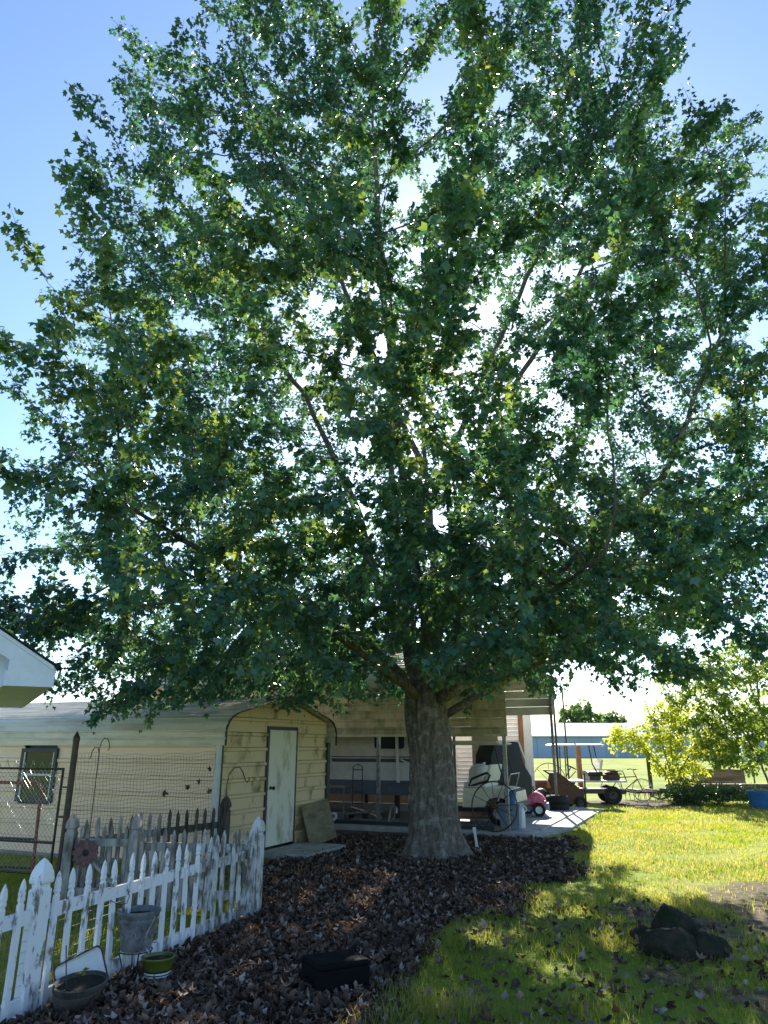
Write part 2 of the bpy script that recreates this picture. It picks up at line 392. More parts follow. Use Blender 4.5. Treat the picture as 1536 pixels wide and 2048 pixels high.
SMALLV = np.array([(0, 0, 0), (-.36, .42, .08), (0, 1, -.06), (.36, .42, .08), (0, .45, 0)]); SMALLF = np.array([(0, 4, 1), (1, 4, 2), (0, 3, 4), (3, 2, 4)])
def norm(a): return a / (np.linalg.norm(a, axis=-1, keepdims=True) + 1e-9)
def leaf_verts(base, mid, nrm, size, V):
    m = norm(mid); n = norm(nrm - m * (nrm * m).sum(-1, keepdims=True)); s = np.cross(m, n)
    return base[:, None] + (s[:, None] * V[None, :, 0:1] + m[:, None] * V[None, :, 1:2] + n[:, None] * V[None, :, 2:3]) * size[:, None, None]
def leaves_mesh(name, base, mid, nrm, size, mat, V=LEAFV, F=LEAFF, rnd=None):
    N = len(base); vs = leaf_verts(base, mid, nrm, size, V).reshape(-1, 3)
    fs = (F[None] + (np.arange(N) * len(V))[:, None, None]).reshape(-1, 3)
    rnd = rng.random(N) if rnd is None else rnd
    return np_mesh(name, vs, fs, mat, {'rnd': np.repeat(rnd, len(V))})
def shoots(pos, par, r, thr, per, length, nl, up, droop_fn, size, jit=.55, keep=None):
    """leaf positions along short shoots set on the thin branches; returns leaf arrays and shoot lines"""
    idx = [i for i in range(len(pos)) if par[i] >= 0 and r[i] < thr and (keep is None or keep(pos[i]))]
    P = np.array([pos[i] for i in idx]); Dr = norm(np.array([pos[i] - pos[par[i]] for i in idx]))
    P = np.repeat(P, per, 0); Dr = np.repeat(Dr, per, 0); n = len(P)
    P = P - Dr * rng.random((n, 1)) * .3
    d = norm(Dr * 1.0 + rng.normal(0, jit, (n, 3)) + np.array([0, 0, 1.]) * up(P)[:, None])
    L = length * rng.uniform(.5, 1.25, n)
    E_ = P + d * L[:, None]; E_[:, 2] -= droop_fn(P) * L
    t = np.linspace(.25, 1.0, nl)[None, :, None]
    B = P[:, None] + (E_ - P)[:, None] * t
    B = B.reshape(-1, 3); d2 = np.repeat(norm(E_ - P), nl, 0); N = len(B)
    side = norm(rng.normal(0, 1, (N, 3)) * np.array([1, 1, .6])); side = norm(side - d2 * (side * d2).sum(-1, keepdims=True) * .7)
    pet = side * rng.uniform(.03, .09, (N, 1)); B = B + pet + d2 * .02
    mid = norm(side * .75 + d2 * .45 + np.array([0, 0, -.75]) + rng.normal(0, .35, (N, 3)))
    nrm = norm(side * .55 + np.array([0, 0, .75]) + rng.normal(0, .45, (N, 3)))
    sz = size * rng.uniform(.6, 1.2, N)
    return B, mid, nrm, sz, P, E_
def shoot_tubes(P, E_, r0=.0035, r1=.0015):
    n = len(P); d = norm(E_ - P); a = norm(np.cross(d, np.array([.31, .2, .93]))); b = np.cross(d, a)
    vs = np.zeros((n, 6, 3))
    for k in range(3):
        o = a * math.cos(2.1 * k) + b * math.sin(2.1 * k); vs[:, k] = P + o * r0; vs[:, 3 + k] = E_ + o * r1
    F = np.array([(0, 1, 4), (0, 4, 3), (1, 2, 5), (1, 5, 4), (2, 0, 3), (2, 3, 5)])
    return vs.reshape(-1, 3), (F[None] + (np.arange(n) * 6)[:, None, None]).reshape(-1, 3)
def chain_tube(mb, pos, r, c, wob=0):
    pts = [pos[i] for i in c]; rs = [max(float(r[i]), .003) for i in c]
    if len(c) > 1 and rs[0] > rs[1] * 1.25: rs[0] = rs[1] * 1.12
    n = 14 if rs[0] > .07 else 8 if rs[0] > .03 else 5 if rs[0] > .01 else 3
    mb.tube(pts, rs, n)

# ------------------------------------------------------------------ the maple
TX, TY = .84, 12.5
maple = thing('maple_tree', 'huge spreading maple with dense green crown and thick grey trunk', 'tree', (TX, TY, 0))
def rel(p): return Vector((p.x - TX, p.y - TY, p.z))
lead = [
    [(850, 1400, 12.5), (822, 1290, 12.5), (802, 1150, 12.4), (785, 1000, 12.3), (776, 850, 12.3), (790, 700, 12.3), (765, 500, 12.4), (740, 330, 12.4)],
    [(815, 1265, 12.45), (752, 1170, 12.3), (705, 1000, 11.9), (610, 790, 11.2), (470, 610, 10.4)],
    [(850, 1330, 12.8), (868, 1130, 13.0), (850, 930, 13.2), (845, 770, 13.2), (872, 600, 13.4), (905, 380, 13.2)],
    [(862, 1340, 12.6), (895, 1110, 12.6), (932, 950, 12.5), (1010, 800, 12.2), (1130, 610, 11.6), (1240, 380, 11)],
    [(832, 1430, 12.3), (806, 1350, 12.2), (742, 1292, 11.9), (620, 1225, 11.1), (450, 1180, 10)],
    [(893, 1430, 12.5), (955, 1390, 12.4), (1080, 1325, 12.1), (1250, 1270, 11.5)],
]
lead = [[rel(at(*p)) for p in L] for L in lead]
lead += [[Vector(p) for p in L] for L in (
    [(.1, .2, 2.4), (.5, 1.3, 3.6), (1.1, 3.0, 6.0), (1.6, 4.2, 9.0)],
    [(0, -.15, 2.5), (-.2, -1.3, 3.6), (-.6, -2.9, 5.6), (-.9, -4.0, 8.4), (-1.0, -4.3, 10.5)],
    [(.15, -.1, 2.5), (1.3, -1.4, 3.7), (3.2, -2.9, 5.4), (4.2, -3.4, 7.6)],
    [(-.15, .15, 2.5), (-1.5, 1.6, 3.7), (-3.6, 3.2, 5.6), (-4.6, 4, 8)],
    [(.2, .15, 2.5), (1.9, 1.6, 3.6), (4.2, 3.0, 5.0), (5.6, 3.6, 7.2)],
    [(-.15, -.1, 2.4), (-1.4, -1.6, 3.2), (-3.0, -3.4, 4.0), (-3.9, -4.6, 4.4)],
    [(.1, -.2, 2.4), (.6, -1.8, 3.0), (1.2, -3.6, 3.5), (1.6, -4.9, 3.7)],
    [(.1, .1, 6.2), (-.9, -1.0, 8.2), (-2.2, -2.2, 10.8), (-3.4, -3.0, 12.6)],
    [(.1, .1, 6.2), (1.2, -1.2, 8.6), (2.4, -2.3, 11.0), (3.2, -2.8, 12.8)])]
pos = [Vector((0, 0, z)) for z in (0, .6, 1.2, 1.8, 2.2)]; par = [-1, 0, 1, 2, 3]; lead_first = []
for L in lead:
    kk = min(range(len(pos)), key=lambda i: (pos[i] - L[0]).length if pos[i].z < L[0].z + .05 else 99)
    prev = kk; pts = [pos[kk]] + L; lead_first.append(len(pos))
    for a, b in zip(pts[:-1], pts[1:]):
        m = max(1, int((b - a).length / .3))
        for t in range(1, m + 1):
            q = a.lerp(b, t / m)
            if (q - pos[prev]).length < .05: continue
            pos.append(q + Vector((random.gauss(0, .015), random.gauss(0, .015), 0))); par.append(prev); prev = len(pos) - 1
n_lead = len(pos)
ZR = [(1.9, 4.6), (2.6, 6.4), (3.6, 7.3), (5, 7.6), (7, 7.5), (9, 7.15), (11, 6.8), (13, 6.3), (15, 5.3), (16.5, 3.9), (17.6, 1.2)]
def crown_R(z, th):
    b = np.interp(z, [a for a, _ in ZR], [b for _, b in ZR], left=0, right=0)
    return b * (1 + .02 * np.sin(3 * th + .7 + z * .25) + .02 * np.sin(5 * th + 2 + z * .5) + .03 * np.sin(9 * th + z * .9)) * (1 + .09 * np.clip(-np.cos(th), 0, 1) * np.interp(z, [2, 4, 6.5, 8, 11], [1.2, 1.2, .8, 0, -.4]))
att = []; tips = []
while len(tips) < 430:                              # boughs end in separate plumes of shoots
    z = rng.uniform(2.3, 17.0); th = rng.uniform(-math.pi, math.pi); rr = float(crown_R(z, th))
    if len(tips) >= 330:                            # the drooping skirt of low boughs is thick on the open side
        th = rng.uniform(-3.9, -.2); z = rng.uniform(2.3, 4.6) if th < -2.5 else rng.uniform(3.1, 5.0) if th < -.8 else rng.uniform(3.5, 5.2); th = th if len(tips) < 402 else rng.uniform(2.5, 3.9); z = z if len(tips) < 402 else rng.uniform(2.2, 4.4); rr = float(crown_R(z, th)) * (rng.uniform(.40, 1.0) if len(tips) < 402 else rng.uniform(.8, 1.05))
    if rng.random() > rr / 7.5 + .15 or (z < 3.8 and abs(th) < .75): continue
    q = rr * rng.uniform(.80, 1.03); p = np.array([q * math.cos(th), q * math.sin(th), z])
    if tips and min(np.linalg.norm(p - t) for t in tips) < (1.05 if len(tips) < 330 else .7): continue
    tips.append(p)
    out = np.array([math.cos(th), math.sin(th), 0.]); k = np.interp(z, [2.3, 4, 6.5, 10, 14, 17], [-.28, .15, .8, 1.7, 2.8, 4.0])
    d0 = p - np.array([0, 0, 2.2 if z > 4 else z]); d0 /= np.linalg.norm(d0)
    d = out + np.array([0, 0, k]); d = d / np.linalg.norm(d) + d0 * .9 + rng.normal(0, .08, 3); d /= np.linalg.norm(d); ln = rng.uniform(2.4, 4.4) * (1.2 if z > 7 else 1)
    for j in range(19):
        s_ = rng.random() ** .9 * ln
        a_ = p - d * s_ + rng.normal(0, .05 + (.075 if z > 6 else .11) * s_ ** .7, 3)
        if a_[2] > (1.9 if a_[0] < -4 else 2.55): att.append(tuple(a_))
for _ in range(450):                   # and the inside of the crown
    z = rng.uniform(2.6, 15.5); th = rng.uniform(-math.pi, math.pi); q = math.sqrt(rng.random()) * .85 * float(crown_R(z, th))
    if z < 2.9 + .25 * abs(q - 3): continue
    att.append((q * math.cos(th), q * math.sin(th), z))
for _ in range(620):                                # leafy low boughs all round the fork
    z = rng.uniform(3.0, 5.8); th = rng.uniform(-math.pi, math.pi); q = rng.uniform(.7, 4.2); att.append((q * math.cos(th), q * math.sin(th), z - .03 * q))
def trop(p): return Vector((0, 0, np.interp(p.z, [2, 4.5, 7, 12], [-.22, .05, .38, .65])))
pos, par = grow(pos, par, att, step=.28, infl=2.0, kill=.34, trop=trop, iters=80)
rad, ch = radii(pos, par, .0042, 2.0)
for L0, r0 in zip(lead_first, (.20, .13, .12, .13, .075, .07, .10, .09, .09, .11, .11, .08, .08, .07, .07)):
    i = L0; k = 0
    while True:                                    # leaders keep a stout base
        rad[i] = max(rad[i], r0 * (1 - .055 * k)); k += 1
        nx_ = [c for c in ch[i] if c == i + 1 and c < n_lead]
        if not nx_ or k > 15: break
        i = nx_[0]
pn = np.array(pos)
cs = chains(par, ch, rad)
rest = MB(); nl = 0; lead_set = set(range(5, n_lead))
for c in cs:
    first = c[0] if par[c[0]] < 0 else c[1]
    if c[0] == 0:                                    # the trunk's own chain: only from the fork up
        c = [i for i in c if pos[i].z > 1.7]
    if rad[c[min(1, len(c) - 1)]] > .055:
        k = max([j for j in range(len(c)) if rad[c[j]] > .03] + [2])
        mb = MB(); chain_tube(mb, pos, rad, c[:k + 1]); mb.build('limb', MAT['bark'], maple, smooth=2); nl += 1
        if len(c) - k > 1: chain_tube(rest, pos, rad, c[k:])
    else: chain_tube(rest, pos, rad, c)
def leafy(p):                                       # bare inner boughs, an airy middle, a full top and skirt
    q = math.hypot(p.x, p.y) / max(.3, float(crown_R(p.z, math.atan2(p.y, p.x))))
    a = float(np.interp(p.z, [3.4, 4.6, 6, 8.5, 10.5], [1, 1, .92, .92, 1]))
    if q < .42 and 5.4 < p.z < 12.5: a *= .2
    if p.z < 5.6: a = max(a, .9)
    if p.y > 1: a = min(1, a * 1.25) if p.x > .3 and p.z < 8.5 else a * .84
    elif p.x > 1.5 and p.z < 6: a = 1
    return random.random() < a
B, mid, nrm, sz, SP, SE = shoots(pos, par, rad, .0125, 6, .25, 9, lambda P: np.interp(P[:, 2], [2, 5, 9, 13], [-.35, .05, .5, .8]),
                                lambda P: np.interp(P[:, 2], [2, 4, 7], [.5, .25, 0.]), .091, .42,
                                leafy)
# a few sprouts low on the trunk
sv, sf = shoot_tubes(SP, SE); b0 = np.array(rest.v)
tris = []
for f in rest.f:
    for k in range(1, len(f) - 1): tris.append((f[0], f[k], f[k + 1]))
br = link('branches', np_mesh('branches', np.concatenate([b0, sv]), np.concatenate([np.array(tris), sf + len(b0)]), MAT['bark']), maple); br['kind'] = 'stuff'
tone = np.clip(.62 * vnoise(B[:, 0] + B[:, 2] * .71, B[:, 1] - B[:, 2] * .63, .8, 17) + .30 * rng.random(len(B)) + .12 * (rng.random(len(B)) > .96), 0, .99)
# the leaves that show largest are parts of their own, the rest are one mass
world_b = B + np.array([TX, TY, 0]); fwd = world_b[:, 1] * cP + (world_b[:, 2] - CAM_H) * sP
px_ = 768 + FPX * world_b[:, 0] / fwd; py_ = 1024 - FPX * ((world_b[:, 2] - CAM_H) * cP - world_b[:, 1] * sP) / fwd
ok = (px_ > 10) & (px_ < 1526) & (py_ > 10) & (py_ < 1600); order = np.argsort(np.where(ok, fwd / sz, 1e9))
pick = order[:600:2][:300]; keep = np.ones(len(B), bool); keep[pick] = False
LITEV = np.array([(0, 0, 0), (0, 1, -.10), (0, .40, 0), (-.54, .48, .09), (-.21, .56, .03), (.54, .48, .09), (.21, .56, .03)])
LITEF = np.array([(0, 2, 3), (3, 2, 4), (4, 2, 1), (0, 5, 2), (5, 6, 2), (6, 1, 2)])
near_ = keep & (fwd < 9.5); far_ = keep & ~near_
if far_.sum() > 255000: far_ &= rng.random(len(B)) < 255000 / far_.sum()
for msk, V_, F_ in ((near_, LEAFV, LEAFF), (far_, LITEV, LITEF)):
    crown = link('crown', leaves_mesh('crown', B[msk], mid[msk], nrm[msk], sz[msk], MAT['maple'], V_, F_, tone[msk]), maple); crown['kind'] = 'stuff'
lm = np_mesh('leaf', LEAFV, LEAFF, MAT['maple'], {'rnd': np.full(len(LEAFV), .4)})
for i in pick:
    m = Vector(mid[i]).normalized(); n = Vector(nrm[i]); n = (n - m * n.dot(m)).normalized(); s = m.cross(n)
    o = link('leaf', lm, maple); q = Matrix((s, m, n)).transposed().to_4x4()
    o.matrix_local = Matrix.Translation(Vector(B[i])) @ q @ Matrix.Scale(float(sz[i]), 4)
# trunk with flared roots and ridged bark
NS, NZ = 96, 90; vs = []
zs = [-.12 + (2.75 + .12) * (i / (NZ - 1)) ** 1.25 for i in range(NZ)]
for z in zs:
    base = np.interp(z, [-.12, .0, .12, .35, .8, 1.4, 1.9, 2.3, 2.75], [.66, .56, .48, .40, .345, .325, .335, .33, .25])
    for k in range(NS):
        a = 2 * math.pi * k / NS
        fl = max(0, 1 - z / .55) ** 1.6
        root = fl * (.16 * math.cos(5 * a + .6) + .09 * math.cos(9 * a + 2.1) + .05 * math.cos(13 * a))
        ridge = .016 * math.sin(17 * a + 2.2 * math.sin(z * 2.1) + 1.1 * math.sin(z * 5.3 + a)) + .009 * math.sin(31 * a + 3 * math.sin(z * 3.1 + 2 * a)) + .010 * math.sin(z * 23 + 4 * math.sin(6 * a)) * math.sin(8 * a)
        lump = .03 * math.sin(2 * a + z * 1.7) + .02 * math.sin(3 * a - z * 2.6)
        r_ = base * (1 + root) + ridge + lump + float(.012 * (vnoise(a * 9, z * 9, 1., 5) - .5))
        sx = np.interp(z, [0, .6, 2.75], [0, -.01, -.16])
        vs.append((r_ * math.cos(a) * (1 + .10 * np.interp(z, [1.5, 2.4], [0, 1])) + sx, r_ * math.sin(a), z))
fs = [(i * NS + k, i * NS + (k + 1) % NS, (i + 1) * NS + (k + 1) % NS, (i + 1) * NS + k) for i in range(NZ - 1) for k in range(NS)]
link('trunk', np_mesh('trunk', np.array(vs), np.array(fs), MAT['bark'], None, True), maple)

# ------------------------------------------------------------------ ribbed sheet metal
def resample(prof, st):
    pts = [Vector((*p, 0)) for p in prof]; L = [0]
    for a, b in zip(pts[:-1], pts[1:]): L.append(L[-1] + (b - a).length)
    n = max(1, round(L[-1] / st)); out = []
    for i in range(n + 1):
        t = L[-1] * i / n; k = max(j for j in range(len(L)) if L[j] <= t + 1e-9); k = min(k, len(pts) - 2)
        q = pts[k].lerp(pts[k + 1], (t - L[k]) / (L[k + 1] - L[k])); out.append((q.x, q.y))
    return out
def strip_poly(p0, p1, rib=.018, th=.005):
    a, b = Vector((*p0, 0)), Vector((*p1, 0)); d = b - a; n = Vector((-d.y, d.x, 0)).normalized()
    q = lambda t, h: tuple((a + d * t + n * h)[:2])
    return [q(0, 0), q(.70, 0), q(.76, rib), q(.92, rib), q(.985, 0), q(.985, -th), q(0, -th)]
def strips(name, prof, x0, x1, st, mat, parent, cut=None, rib=.026):
    pts = resample(prof, st)
    for p0, p1 in zip(pts[:-1], pts[1:]):
        spans = [(x0, x1)]
        if cut:
            c0, c1, z0, z1 = cut
            if p0[1] < z1 and p1[1] > z0: spans = [(x0, c0), (c1, x1)]
        for a, b in spans: MB().prism(strip_poly(p0, p1, rib), a, b, 'x').build(name, mat, parent)

# ------------------------------------------------------------------ the cream shed
sl = uv2xy(-6.76, 9.48)
shed = thing('metal_shed', 'long cream metal shed with rounded roof shoulders and white side window', 'shed', sl, YAW)
W_, L_ = 3.6, 8.2
MB().box(-L_, .05, -.08, W_ + .08, -.1, .045).build('slab', MAT['concrete'], shed)
# left long wall: y = 0 plane, outward -y. profile goes upward; normal must face -y
strips('siding_panel', [(0, .05), (0, 1.98)], -L_, -.02, .232, MAT['pink_siding'], shed, cut=(-4.00, -3.24, .83, 1.62))
strips('siding_panel', [(W_, 1.98), (W_, .05)], -L_, -.02, .232, MAT['tan_siding'], shed)
rp = [(-.05, 1.70), (-.055, 1.93), (.0, 2.04), (.09, 2.12), (.26, 2.19), (1.8, 2.53), (3.34, 2.19), (3.51, 2.12), (3.6, 2.04), (3.655, 1.93), (3.65, 1.70)]
strips('roof_panel', rp[:6], -L_ - .1, .16, .115, MAT['roof_tin'], shed, rib=.014)
strips('roof_panel', rp[5:], -L_ - .1, .16, .115, MAT['roof_tin'], shed, rib=.014)
# front gable, plane x = 0, outward +x
def half(z): return np.interp(z, [1.7, 2.04, 2.12, 2.17, 2.51], [0, .02, .10, .26, 1.8])
zz_ = .05; row = 0
while zz_ < 2.44:
    z1 = min(zz_ + .232, 2.5)
    pts = [(0, zz_), (0, zz_ + .70 * (z1 - zz_)), (.026, zz_ + .76 * (z1 - zz_)), (.026, zz_ + .92 * (z1 - zz_)), (0, zz_ + .985 * (z1 - zz_)), (-.006, zz_ + .985 * (z1 - zz_)), (-.006, zz_)]
    segs = [(None, 1.36), (2.37, None)] if zz_ < 1.98 else [(None, None)]
    if zz_ < 1.98 < z1: MB().prism([(0, 2.012), (0, z1 - .056), (.018, z1 - .044), (.018, z1 - .018), (0, z1 - .004), (-.006, z1 - .004), (-.006, 2.012)], 1.362, 2.368, 'y').build('siding_panel', MAT['mildew_siding'], shed)
    for a, b in segs:
        mb = MB()
        ra = [(x, (a if a is not None else 0) if a is not None else half(z) + .02, z) for x, z in pts]
        rb = [(x, b if b is not None else W_ - half(z) - .02, z) for x, z in pts]
        if ra[0][1] < rb[0][1] - .03: mb.loft([ra, rb]).build('siding_panel', MAT['mildew_siding'], shed)
    zz_ += .232
tr = MB()
for a, b in zip(rp[:-1], rp[1:]): tr.bar((.163, a[0], a[1] - .005), (.163, b[0], b[1] - .005), .012, .035, (1, 0, 0))
tr.build('edge_trim', MAT['dark_trim'], shed)
MB().box(-.01, .05, -.035, .03, .05, 1.72).build('corner_trim', MAT['white_trim'], shed)
MB().box(-.012, .045, .032, .085, .05, 1.75).build('corner_trim', MAT['dark_trim'], shed)
MB().box(-.012, .05, W_ - .07, W_ + .035, .05, 1.75).build('corner_trim', MAT['dark_trim'], shed)
d = MB().box(-.005, .035, 1.42, 2.31, .12, 1.95).build('door', MAT['door'], shed, bevel=.004)
MB().box(-.01, .03, 1.36, 1.418, .06, 2.01).box(-.01, .03, 2.312, 2.37, .06, 2.01).box(-.01, .028, 1.418, 2.312, 1.953, 2.01).build('door_frame', MAT['dark_trim'], shed)
MB().lathe([(.028, 0), (.028, .012), (.012, .016), (.012, .045), (.03, .055), (.03, .08), (.012, .088)], 14, Matrix.Translation((.035, 1.49, 1.02)) @ Matrix.Rotation(R(90), 4, 'Y')).build('handle', MAT['black'], d, smooth=True)
MB().box(.05, .95, 1.2, 2.55, -.05, .085).build('doorstep', MAT['concrete'], shed, bevel=.012)
wn = MB().box(-3.99, -3.25, -.012, .02, .84, 1.61).build('window', MAT['glass'], shed)
f = MB()
for a in ((-4.03, -3.97, .80, 1.65), (-3.27, -3.21, .80, 1.65), (-3.97, -3.27, 1.59, 1.65), (-3.97, -3.27, .80, .86)): f.box(a[0], a[1], -.045, .0, a[2], a[3])
f.build('frame', MAT['dark_trim'], wn)
MB().box(-3.969, -3.94, -.035, -.002, .861, 1.589).box(-3.30, -3.271, -.035, -.002, .861, 1.589).box(-3.94, -3.30, -.036, -.003, 1.215, 1.245).build('sash', MAT['white_trim'], wn)
MB().box(-L_, -.1, .06, .1, .05, 1.9).box(-L_, -L_ + .05, .1, W_, .05, 2.2).build('inner_wall', MAT['dark_trim'], shed)
MB().loft([[(-L_, .0, .05), (-L_, W_, .05), (-L_, W_, 2.0), (-L_, 1.8, 2.45), (-L_, 0, 2.0)], [(-L_ + .04, .0, .05), (-L_ + .04, W_, .05), (-L_ + .04, W_, 2.0), (-L_ + .04, 1.8, 2.45), (-L_ + .04, 0, 2.0)]]).build('rear_wall', MAT['tan_siding'], shed)
# plywood sheet leaning on the shed front
ply = thing('plywood_sheet', 'weathered sheet of plywood leaning beside the shed door', 'plywood', uv2xy(-6.76 + .30, 9.48 + 2.48), YAW)
mt = Matrix.Rotation(R(-13), 4, 'Y')
MB().box(-.014, 0, 0, 1.05, 0, .70, Matrix.Translation((.0, 0, .0)) @ Matrix.Rotation(R(-15), 4, 'Y') @ Matrix.Rotation(R(4), 4, 'X')).build('board', MAT['plywood'], ply)

# ------------------------------------------------------------------ carport and its slab
cl = uv2xy(-3.73, 15.1)
slab = MB().box(-10.2, .55, -.28, 6.6, -.15, .08).build('slab', MAT['concrete'], None, bevel=.012)
slab.name = 'slab'; slab.location = cl; slab.rotation_euler = (0, 0, YAW); tag(slab, 'long concrete slab under the tan carport', 'pavement', kind='structure')
pad = MB().prism([(.553, -.45), (1.0, 1.2), (1.05, 6.4), (.553, 6.4)], -.1, .05, 'z').build('concrete_apron', MAT['concrete'], None, bevel=.01)
pad.location = cl; pad.rotation_euler = (0, 0, YAW); tag(pad, 'concrete apron along the open end of the carport', 'pavement', kind='structure')
port = thing('carport', 'tan metal carport with ribbed side and open bays behind the maple', 'carport', cl, YAW)
cp = [(0, 1.90), (0, 2.98), (.05, 3.14), (.16, 3.28), (.4, 3.4), (2.8, 4.25), (5.2, 3.4), (5.44, 3.28), (5.55, 3.14), (5.6, 2.98), (5.6, 2.5)]
strips('siding_panel', cp[:3], -9.9, .08, .19, MAT['green_tin'], port)
strips('roof_panel', cp[2:6], -9.9, .08, .23, MAT['roof_tin'], port)
strips('roof_panel', cp[5:], -9.9, .08, .23, MAT['roof_tin'], port)
MB().bar((-9.9, -.012, 1.90), (.08, -.012, 1.90), .03, .05).build('eave_trim', MAT['green_tin'], port)
for x in (0, -2.83, -5.6, -8.0, -9.8):
    for y in (.045, 5.55):
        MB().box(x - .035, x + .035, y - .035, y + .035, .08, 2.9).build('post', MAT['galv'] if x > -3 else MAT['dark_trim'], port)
    mb = MB()
    for a, b in zip(cp[1:9], cp[2:10]): mb.bar((x, a[0], a[1] - .05), (x, b[0], b[1] - .05), .05, .05, (1, 0, 0))
    mb.build('rafter', MAT['galv'], port)
MB().box(-9.8, -.3, .0, .09, .082, .15).build('base_rail', MAT['dark_trim'], port)
# far side and end cladding
strips('rear_panel', [(5.58, 2.5), (5.58, .2)], -2.31, -1.55, .23, MAT['tan_siding'], port)
strips('rear_panel', [(5.58, 2.5), (5.58, .09)], -9.8, -3.0, .23, MAT['tan_siding'], port)
for k in range(11):
    MB().box(-9.86, -9.83, .05 + k * .5, .05 + k * .5 + .47, .15, 3.0).build('end_panel', MAT['tan_siding'], port)
# white corrugated wall standing beyond the carport
wl = uv2xy(-5.37, 22.2)
ww = thing('corrugated_wall', 'white corrugated sheet wall with reddish corner timber behind the carport', 'wall', wl, YAW)
prof = [(0, .05), (0, 2.6)]
strips('sheet_panel', prof, -6.5, .5, .12, MAT['corrugated'], ww, rib=.02)
MB().box(.36, .50, -.05, .06, 0, 2.7).build('corner_timber', MAT['orange_wood'], ww)
MB().box(.51, .75, -.04, .02, .05, 2.6).build('edge_sheet', MAT['corrugated'], ww)

# ------------------------------------------------------------------ camper trailer in the carport
cv = thing('camper_trailer', 'long white camper trailer parked in the shade of the carport', 'camper', uv2xy(-6.2, 16.35), YAW)
def rr_poly(x0, x1, z0, z1, r, n=6):
    out = []
    for cx, cz, a0 in ((x1 - r, z1 - r, 0), (x0 + r, z1 - r, 90), (x0 + r, z0 + r, 180), (x1 - r, z0 + r, 270)):
        for i in range(n + 1): a = R(a0 + 90 * i / n); out.append((cx + r * math.cos(a), cz + r * math.sin(a)))
    return out
MB().prism(rr_poly(-6.8, 0, .92, 3.05, .14), 0, 2.35, 'y').build('body', MAT['rv_white'], cv, smooth=True)
MB().box(-6.7, -.05, .012, 2.33, .60, .919).build('skirt', MAT['rv_dark'], cv)
MB().box(-6.75, -.1, -.006, .004, 1.32, 1.40).box(-6.75, -.1, -.006, .004, 1.425, 1.45).build('stripe', MAT['rv_stripe'], cv)
MB().prism(rr_poly(-.98, -.22, 1.62, 2.2, .07), -.02, .01, 'y').build('window', MAT['glass'], cv)
MB().prism(rr_poly(-5.0, -4.1, 1.62, 2.2, .07), -.02, .01, 'y').build('window', MAT['glass'], cv)
MB().bar((-.42, -.05, 2.6), (-.36, -.05, .88), .06, .05, (0, 1, 0)).bar((-.30, -.03, 1.38), (.05, -.03, 1.25), .03, .03).build('awning_arm', MAT['white_trim'], cv)
MB().tube([(-2.1, -.02, 1.80), (-2.1, -.09, 1.78), (-2.1, -.09, 1.35), (-2.1, -.02, 1.32)], .014, 8).build('grab_handle', MAT['white_trim'], cv, smooth=True)
MB().prism(rr_poly(-2.42, -2.3, 1.55, 1.70, .03), -.018, .002, 'y').build('lock_plate', MAT['black'], cv)
for x in (-3.2, -4.1):
    t = MB().lathe([(.19, -.09), (.31, -.10), (.335, -.05), (.335, .05), (.31, .10), (.19, .09)], 28, Matrix.Translation((x, .16, .415)) @ Matrix.Rotation(R(90), 4, 'X'), cap=False).build('tyre', MAT['rubber'], cv, smooth=True)
    MB().lathe([(.02, .06), (.19, .05), (.195, -.07)], 20, Matrix.Translation((x, .16, .415)) @ Matrix.Rotation(R(90), 4, 'X')).build('rim', MAT['galv'], t, smooth=True)
MB().box(-.6, -.5, .3, .4, .08, .6).box(-6.4, -6.3, .3, .4, .08, .6).box(-.6, -.5, 2.0, 2.1, .08, .6).box(-6.4, -6.3, 2.0, 2.1, .08, .6).build('jack', MAT['dark_steel'], cv)

# things kept in the bay beside the shed
def loc(u, v, z=.082): return uv2xy(u, v) + Vector((0, 0, z))
tbl = thing('work_table', 'narrow metal work table inside the carport bay', 'table', loc(-8.0, 15.75), YAW)
MB().box(-.45, .45, -.25, .25, .70, .73).build('top', MAT['galv'], tbl)
for a in (-.42, .42):
    for b in (-.22, .22): MB().box(a - .015, a + .015, b - .015, b + .015, 0, .699).build('leg', MAT['galv'], tbl)
ld = thing('hand_truck', 'dark tubular hand truck standing by the work table', 'hand truck', loc(-7.40, 15.85), YAW)
MB().tube([(-.12, 0, .12), (-.12, .03, 1.15), (0, .04, 1.2), (.12, .03, 1.15), (.12, 0, .12)], .013, 8).build('frame', MAT['dark_steel'], ld, smooth=True)
for z in (.35, .6, .85, 1.08): MB().tube([(-.12, .02, z), (.12, .02, z)], .01, 6).build('rung', MAT['dark_steel'], ld)
MB().box(-.15, .15, -.2, .01, .0, .012).build('toe_plate', MAT['dark_steel'], ld)
for a in (-.17, .17): MB().lathe([(.02, -.02), (.1, -.025), (.1, .025), (.02, .02)], 18, Matrix.Translation((a, .08, .10)) @ Matrix.Rotation(R(90), 4, 'Y')).build('wheel', MAT['rubber'], ld, smooth=True)
tb = thing('tow_bar', 'grey steel tow bar lying on the slab by the carport post', 'tow bar', loc(-7.05, 15.5), YAW)
MB().bar((-.55, 0, .16), (.4, .05, .24), .05, .05).bar((-.45, .25, .3), (.0, .1, .22), .035, .035).bar((.0, .1, .22), (.45, -.1, .12), .035, .035).bar((-.3, -.05, .06), (.5, .0, .04), .05, .05).build('bar', MAT['galv'], tb)
MB().box(-.68, -.5, -.06, .08, .0, .2).build('coupler', MAT['galv'], tb, bevel=.01)
hs = thing('clamp_bracket', 'pale curved metal bracket standing on the carport base rail', 'bracket', loc(-6.34, 15.42), YAW)
